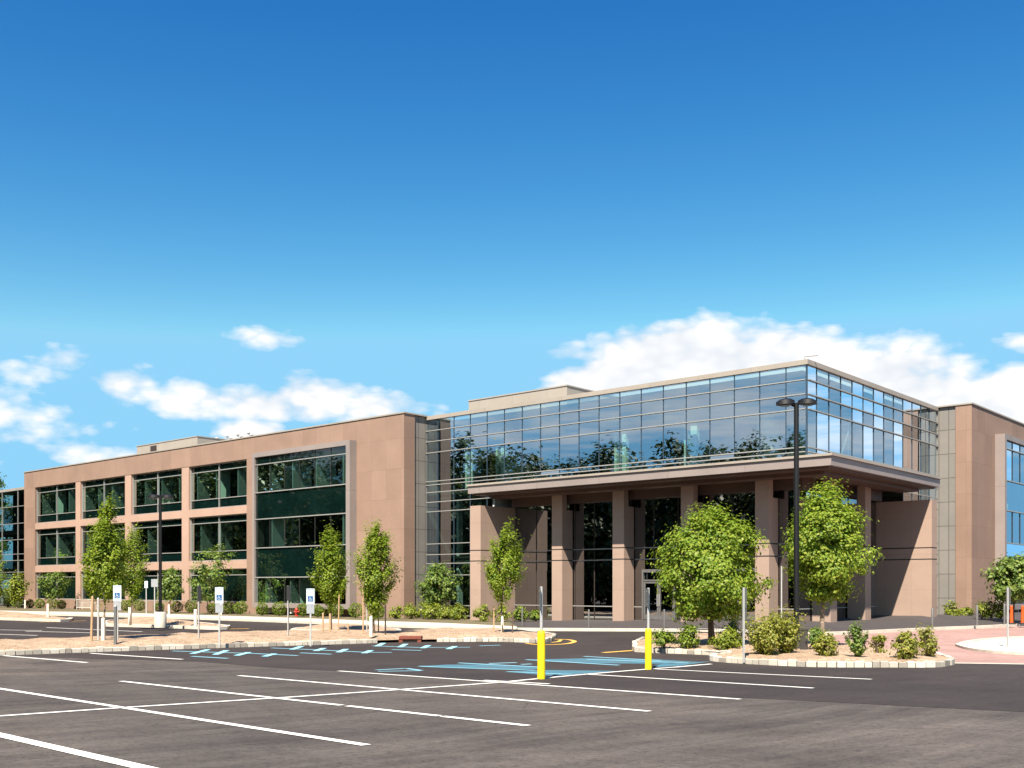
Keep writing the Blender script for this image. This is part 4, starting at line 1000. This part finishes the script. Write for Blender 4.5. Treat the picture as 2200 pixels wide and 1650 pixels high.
stake('tall thin wooden stake right of the framed window tree', 727, 1351, 1278, 0.05, m_wood, 0.4, 0.02)
stake('short thin stake between the two columnar trees', 748, 1354, 1338, 0.05, m_wood, 0.4)
stake('tall wooden stake left of the corner panel tree', 780, 1358, 1268, 0.06, m_wood, 0.35)
stake('thick pale trunk guard of the corner panel tree', 797, 1362, 1323, 0.12, m_whitewood, 0.35)
stake('grey stake right of the corner panel tree', 813, 1356, 1296, 0.05, m_signback, 0.35)
stake('dark stake farthest right of the corner panel tree', 828, 1359, 1298, 0.06, m_iron, 0.35)
stake('slim wooden stake left of the leaning tufted tree', 1061, 1356, 1300, 0.06, m_wood, 0.3)
stake('pale trunk guard of the leaning tufted tree', 1079, 1357, 1323, 0.11, m_whitewood, 0.3)
stake('dark wooden stake right of the leaning tufted tree', 1101, 1359, 1320, 0.06, m_bark, 0.3)
stake('pale trunk guard of the forked tree on the granite island', 1766, 1394, 1335, 0.12, m_bark_pale, 0.25)
# bike rack
p = bl(a_at(180, -4.2), -4.2, 0.2); T = thing('bike_rack', 'white metal bicycle rack in front of the second bay', 'bike rack', p, math.atan2(-0.6555, 0.7552), None)
m = MB(); m.tube([(-1.3, 0, 0), (-1.3, 0, .92), (1.3, 0, .92), (1.3, 0, 0)], 0.035, 8); m.tube([(-1.3, 0, .18), (1.3, 0, .18)], 0.03, 8); m.tube([(-1.3, .5, 0), (-1.3, .5, .6), (1.3, .5, .6), (1.3, .5, 0)], 0.03, 8); m.build('frame', m_whitewood, T)
m = MB()
for k in range(11): m.tube([(-1.1 + k * .22, 0, .18), (-1.1 + k * .22, 0, .92)], 0.018, 6)
m.build('bars', m_whitewood, T)
# red fire connection
p = bl(a_at(637, -4.6), -4.6, 0.2); T = thing('fire_hydrant', 'red fire hydrant among the round shrubs below the big window', 'hydrant', p); T.scale = (0.8, 0.8, 0.75)
MB().lathe([(0.17, 0), (0.17, 0.05), (0.12, 0.06), (0.12, 0.55), (0.16, 0.57), (0.16, 0.62), (0.12, 0.7), (0.05, 0.78), (0.04, 0.84)], 14).build('barrel', m_red, T, smooth=True)
m = MB(); m.tube([(-0.24, 0, .44), (0.24, 0, .44)], 0.065, 10); m.tube([(0, 0, .40), (0, -0.22, .40)], 0.085, 10); m.build('outlets', m_red, T, smooth=True)
# orange delineators
for u, lab in ((2173, 'left orange traffic delineator by the plaza edge'), (2197, 'orange traffic delineator at the very right edge')):
    p = at(u, 1341, z=0.2); T = thing('traffic_delineator', lab, 'delineator', p, 0, 'orange delineators')
    MB().lathe([(0.24, 0), (0.24, 0.06), (0.16, 0.09)], 8).build('base', m_iron, T)
    MB().lathe([(0.10, 0.08), (0.075, 0.95), (0.085, 0.98), (0.03, 1.04)], 14).build('body', m_orange, T, smooth=True)
# brick storm inlet in the kerb
pa, pb2 = at(857, 1380), at(905, 1380); mid = (pa + pb2) / 2; ang = math.atan2(pb2.y - pa.y, pb2.x - pa.x); Ln = (pb2 - pa).length / 2
T = thing('storm_drain', 'rust red storm drain inlet set in the granite block edge', 'drain', (mid.x, mid.y, 0), ang)
m = MB(); m.box(-Ln, Ln, -0.06, 0.7, 0.13, 0.24); m.build('cover', m_rust, T)
m = MB(); m.box(-Ln, -Ln + 0.15, -0.04, 0.68, -0.1, 0.13); m.box(Ln - 0.15, Ln, -0.04, 0.68, -0.1, 0.13); m.box(-Ln + .15, Ln - .15, 0.15, 0.68, -0.1, 0.13); m.build('throat', m_rust, T)
m = MB()
for k in range(9): x = -Ln + 0.15 + (2 * Ln - .3) * (k + .5) / 9; m.box(x - 0.015, x + 0.015, -0.02, 0.01, 0.0, 0.13)
m.build('grate', m_iron, T)

# ------------------------------------------------------------------ camera, sun, sky
cam = bpy.data.cameras.new('camera'); co = bpy.data.objects.new('camera', cam); COL.objects.link(co)
co.location = (0, 0, H); co.rotation_euler = (R(90), 0, 0)
cam.sensor_width = 36; cam.lens = 36 * F / 2200; cam.shift_y = (HY - 825) / 2200; cam.clip_end = 3000; cam.clip_start = 0.1
S.camera = co
sl = bpy.data.lights.new('sun', 'SUN'); sl.energy = 5.0; sl.angle = R(0.5); sl.color = (1.0, 0.90, 0.76)
so_ = bpy.data.objects.new('sun', sl); COL.objects.link(so_)
sd = Vector((SUN_AZ.x * math.cos(SUN_EL), SUN_AZ.y * math.cos(SUN_EL), math.sin(SUN_EL)))
so_.rotation_euler = sd.to_track_quat('Z', 'Y').to_euler(); so_.location = (0, -20, 40)
w = bpy.data.worlds.new('World'); S.world = w; w.use_nodes = True; nt = w.node_tree
bg = nt.nodes['Background']; out = nt.nodes['World Output']
sky = N(nt, 'ShaderNodeTexSky', sky_type='NISHITA', sun_disc=False); sky.sun_elevation = SUN_EL
sky.sun_rotation = math.atan2(SUN_AZ.x, SUN_AZ.y); sky.altitude = 0; sky.air_density = 1.0; sky.dust_density = 0.2; sky.ozone_density = 4.0
hs = N(nt, 'ShaderNodeHueSaturation', Saturation=1.25, Value=1.0); nt.links.new(sky.outputs[0], hs.inputs['Color'])
tc = nt.nodes.new('ShaderNodeTexCoord'); sx = N(nt, 'ShaderNodeSeparateXYZ'); nt.links.new(tc.outputs['Generated'], sx.inputs[0])
az = math_(nt, 'ARCTAN2', sx.outputs[0], sx.outputs[1])
hl = math_(nt, 'SQRT', math_(nt, 'ADD', math_(nt, 'MULTIPLY', sx.outputs[0], sx.outputs[0]), math_(nt, 'MULTIPLY', sx.outputs[1], sx.outputs[1])))
el = math_(nt, 'ARCTAN2', sx.outputs[2], hl)
cbn = N(nt, 'ShaderNodeCombineXYZ'); nt.links.new(az, cbn.inputs[0]); nt.links.new(math_(nt, 'MULTIPLY', el, 1.7), cbn.inputs[1])
n1 = noise(nt, cbn.outputs[0], 11.0, 7, 0.62); n2 = noise(nt, cbn.outputs[0], 4.0, 5, 0.55, (1, 1.3, 1))
n4 = noise(nt, cbn.outputs[0], 3.0, 6, 0.6, (1.0, 7.0, 1))
for nn in nt.nodes:
    if nn.type == 'TEX_NOISE': nn.noise_dimensions = '2D'
def blob(u, v, ru, rv, amp=1.0):
    a0 = math.atan((u - CX) / F); e0 = math.atan((HY - v) / F * math.cos(a0)); ra = ru / F * math.cos(a0) ** 2; re = rv / F
    dx = math_(nt, 'MULTIPLY', math_(nt, 'SUBTRACT', az, a0), 1 / ra); dy = math_(nt, 'MULTIPLY', math_(nt, 'SUBTRACT', el, e0), 1 / re)
    d2 = math_(nt, 'ADD', math_(nt, 'MULTIPLY', dx, dx), math_(nt, 'MULTIPLY', dy, dy))
    return math_(nt, 'MULTIPLY', math_(nt, 'SUBTRACT', 1.0, d2), amp)
acc = None
for bb in ((1470, 815, 255, 125, 1.75), (1290, 840, 140, 62, 1.5), (1660, 825, 240, 115, 1.75), (1930, 835, 205, 102, 1.75), (2150, 890, 190, 98, 1.7), (2180, 738, 70, 18, .3),
           (275, 825, 92, 44, .85), (420, 855, 120, 44, .8), (560, 865, 150, 38, .8), (680, 855, 120, 54, .9), (800, 876, 90, 42, .75), (60, 806, 100, 20, .3), (170, 776, 90, 22, .4), (570, 726, 60, 17, .3), (545, 926, 75, 24, .8), (150, 912, 80, 26, .15), (15, 885, 50, 40, .1), (200, 990, 120, 22, .15), (1465, 745, 80, 58, 1.2), (1230, 760, 40, 22, .35), (890, 885, 60, 30, .5)):
    t = blob(*bb); acc = t if acc is None else math_(nt, 'MAXIMUM', acc, t)
acc = math_(nt, 'MAXIMUM', acc, -5.0)
def puff(scale, seed):
    vo = N(nt, 'ShaderNodeTexVoronoi', feature='SMOOTH_F1', Scale=scale); vo.voronoi_dimensions = '2D'; vo.inputs['Smoothness'].default_value = 0.35
    wa = N(nt, 'ShaderNodeTexNoise', Scale=scale * 0.8, Detail=4.0); wa.noise_dimensions = '2D'; nt.links.new(cbn.outputs[0], wa.inputs['Vector'])
    ad = N(nt, 'ShaderNodeVectorMath', operation='MULTIPLY_ADD'); ad.inputs[1].default_value = (0.6 / scale,) * 3
    nt.links.new(wa.outputs['Color'], ad.inputs[0]); nt.links.new(cbn.outputs[0], ad.inputs[2]); nt.links.new(ad.outputs[0], vo.inputs['Vector'])
    return math_(nt, 'SUBTRACT', 0.55, vo.outputs['Distance'])
p1, p2, p3 = puff(12.0, 0), puff(27.0, 1), puff(60.0, 2)
bil = math_(nt, 'ADD', math_(nt, 'MULTIPLY', p1, 1.1), math_(nt, 'ADD', math_(nt, 'MULTIPLY', p2, 0.75), math_(nt, 'MULTIPLY', p3, 0.45)))
dens = math_(nt, 'ADD', math_(nt, 'SUBTRACT', acc, 0.22), math_(nt, 'ADD', bil, math_(nt, 'MULTIPLY', math_(nt, 'SUBTRACT', n1, 0.5), 1.6)))
wisp = noise(nt, cbn.outputs[0], 18.0, 7, 0.7, (1.0, 2.2, 1)); wisp.node.noise_dimensions = '2D'
dens = math_(nt, 'ADD', dens, math_(nt, 'MULTIPLY', math_(nt, 'SUBTRACT', wisp, 0.5), 0.95))
mask_v = ramp(nt, dens, -0.05, 0.85)
# loose cloud streaks elsewhere round the sky
far = math_(nt, 'MULTIPLY', ramp(nt, math_(nt, 'ABSOLUTE', az), 0.62, 0.85), ramp(nt, el, 0.65, 0.25))
mask_o = math_(nt, 'MULTIPLY', ramp(nt, math_(nt, 'ADD', math_(nt, 'MULTIPLY', n2, 0.7), math_(nt, 'MULTIPLY', n1, 0.3)), 0.50, 0.62), math_(nt, 'MULTIPLY', far, 0.75))
mask_o = math_(nt, 'MAXIMUM', mask_o, math_(nt, 'MULTIPLY', math_(nt, 'MULTIPLY', ramp(nt, n4, 0.44, 0.62), 0.85), math_(nt, 'MULTIPLY', far, ramp(nt, el, 0.09, 0.13))))
mask = math_(nt, 'MAXIMUM', mask_v, mask_o)
mask = math_(nt, 'MULTIPLY', mask, ramp(nt, el, 0.0, 0.05), clamp=True)
shade = ramp(nt, math_(nt, 'ADD', bil, math_(nt, 'MULTIPLY', n2, 1.2)), 0.35, 1.15)
ccol = mixc(nt, shade, (4.3, 4.55, 4.9), (5.6, 5.55, 5.5))
sc_ = N(nt, 'ShaderNodeSeparateColor'); nt.links.new(hs.outputs[0], sc_.inputs[0])
cc_ = N(nt, 'ShaderNodeCombineColor')
for i, (g_, k_, lim) in enumerate(((2.15, 15.0, 0.29), (1.64, 3.1, 0.665), (1.0, 1.225, 0.97))):   # deep polarised blue overhead, pale cyan low down
    v_ = math_(nt, 'POWER', math_(nt, 'MULTIPLY', sc_.outputs[i], 0.1366), g_)
    nt.links.new(math_(nt, 'DIVIDE', math_(nt, 'MINIMUM', math_(nt, 'MULTIPLY', v_, k_), lim), 0.193), cc_.inputs[i])
final = mixc(nt, mask, cc_.outputs[0], ccol)
nt.links.new(final, bg.inputs['Color']); bg.inputs['Strength'].default_value = 0.0812
S.view_settings.view_transform = 'Standard'; S.view_settings.look = 'None'; S.view_settings.exposure = 1.25; S.view_settings.gamma = 1.0
S.cycles.max_bounces = 8; S.cycles.transparent_max_bounces = 12; S.cycles.glossy_bounces = 4; S.cycles.caustics_reflective = False; S.cycles.caustics_refractive = False
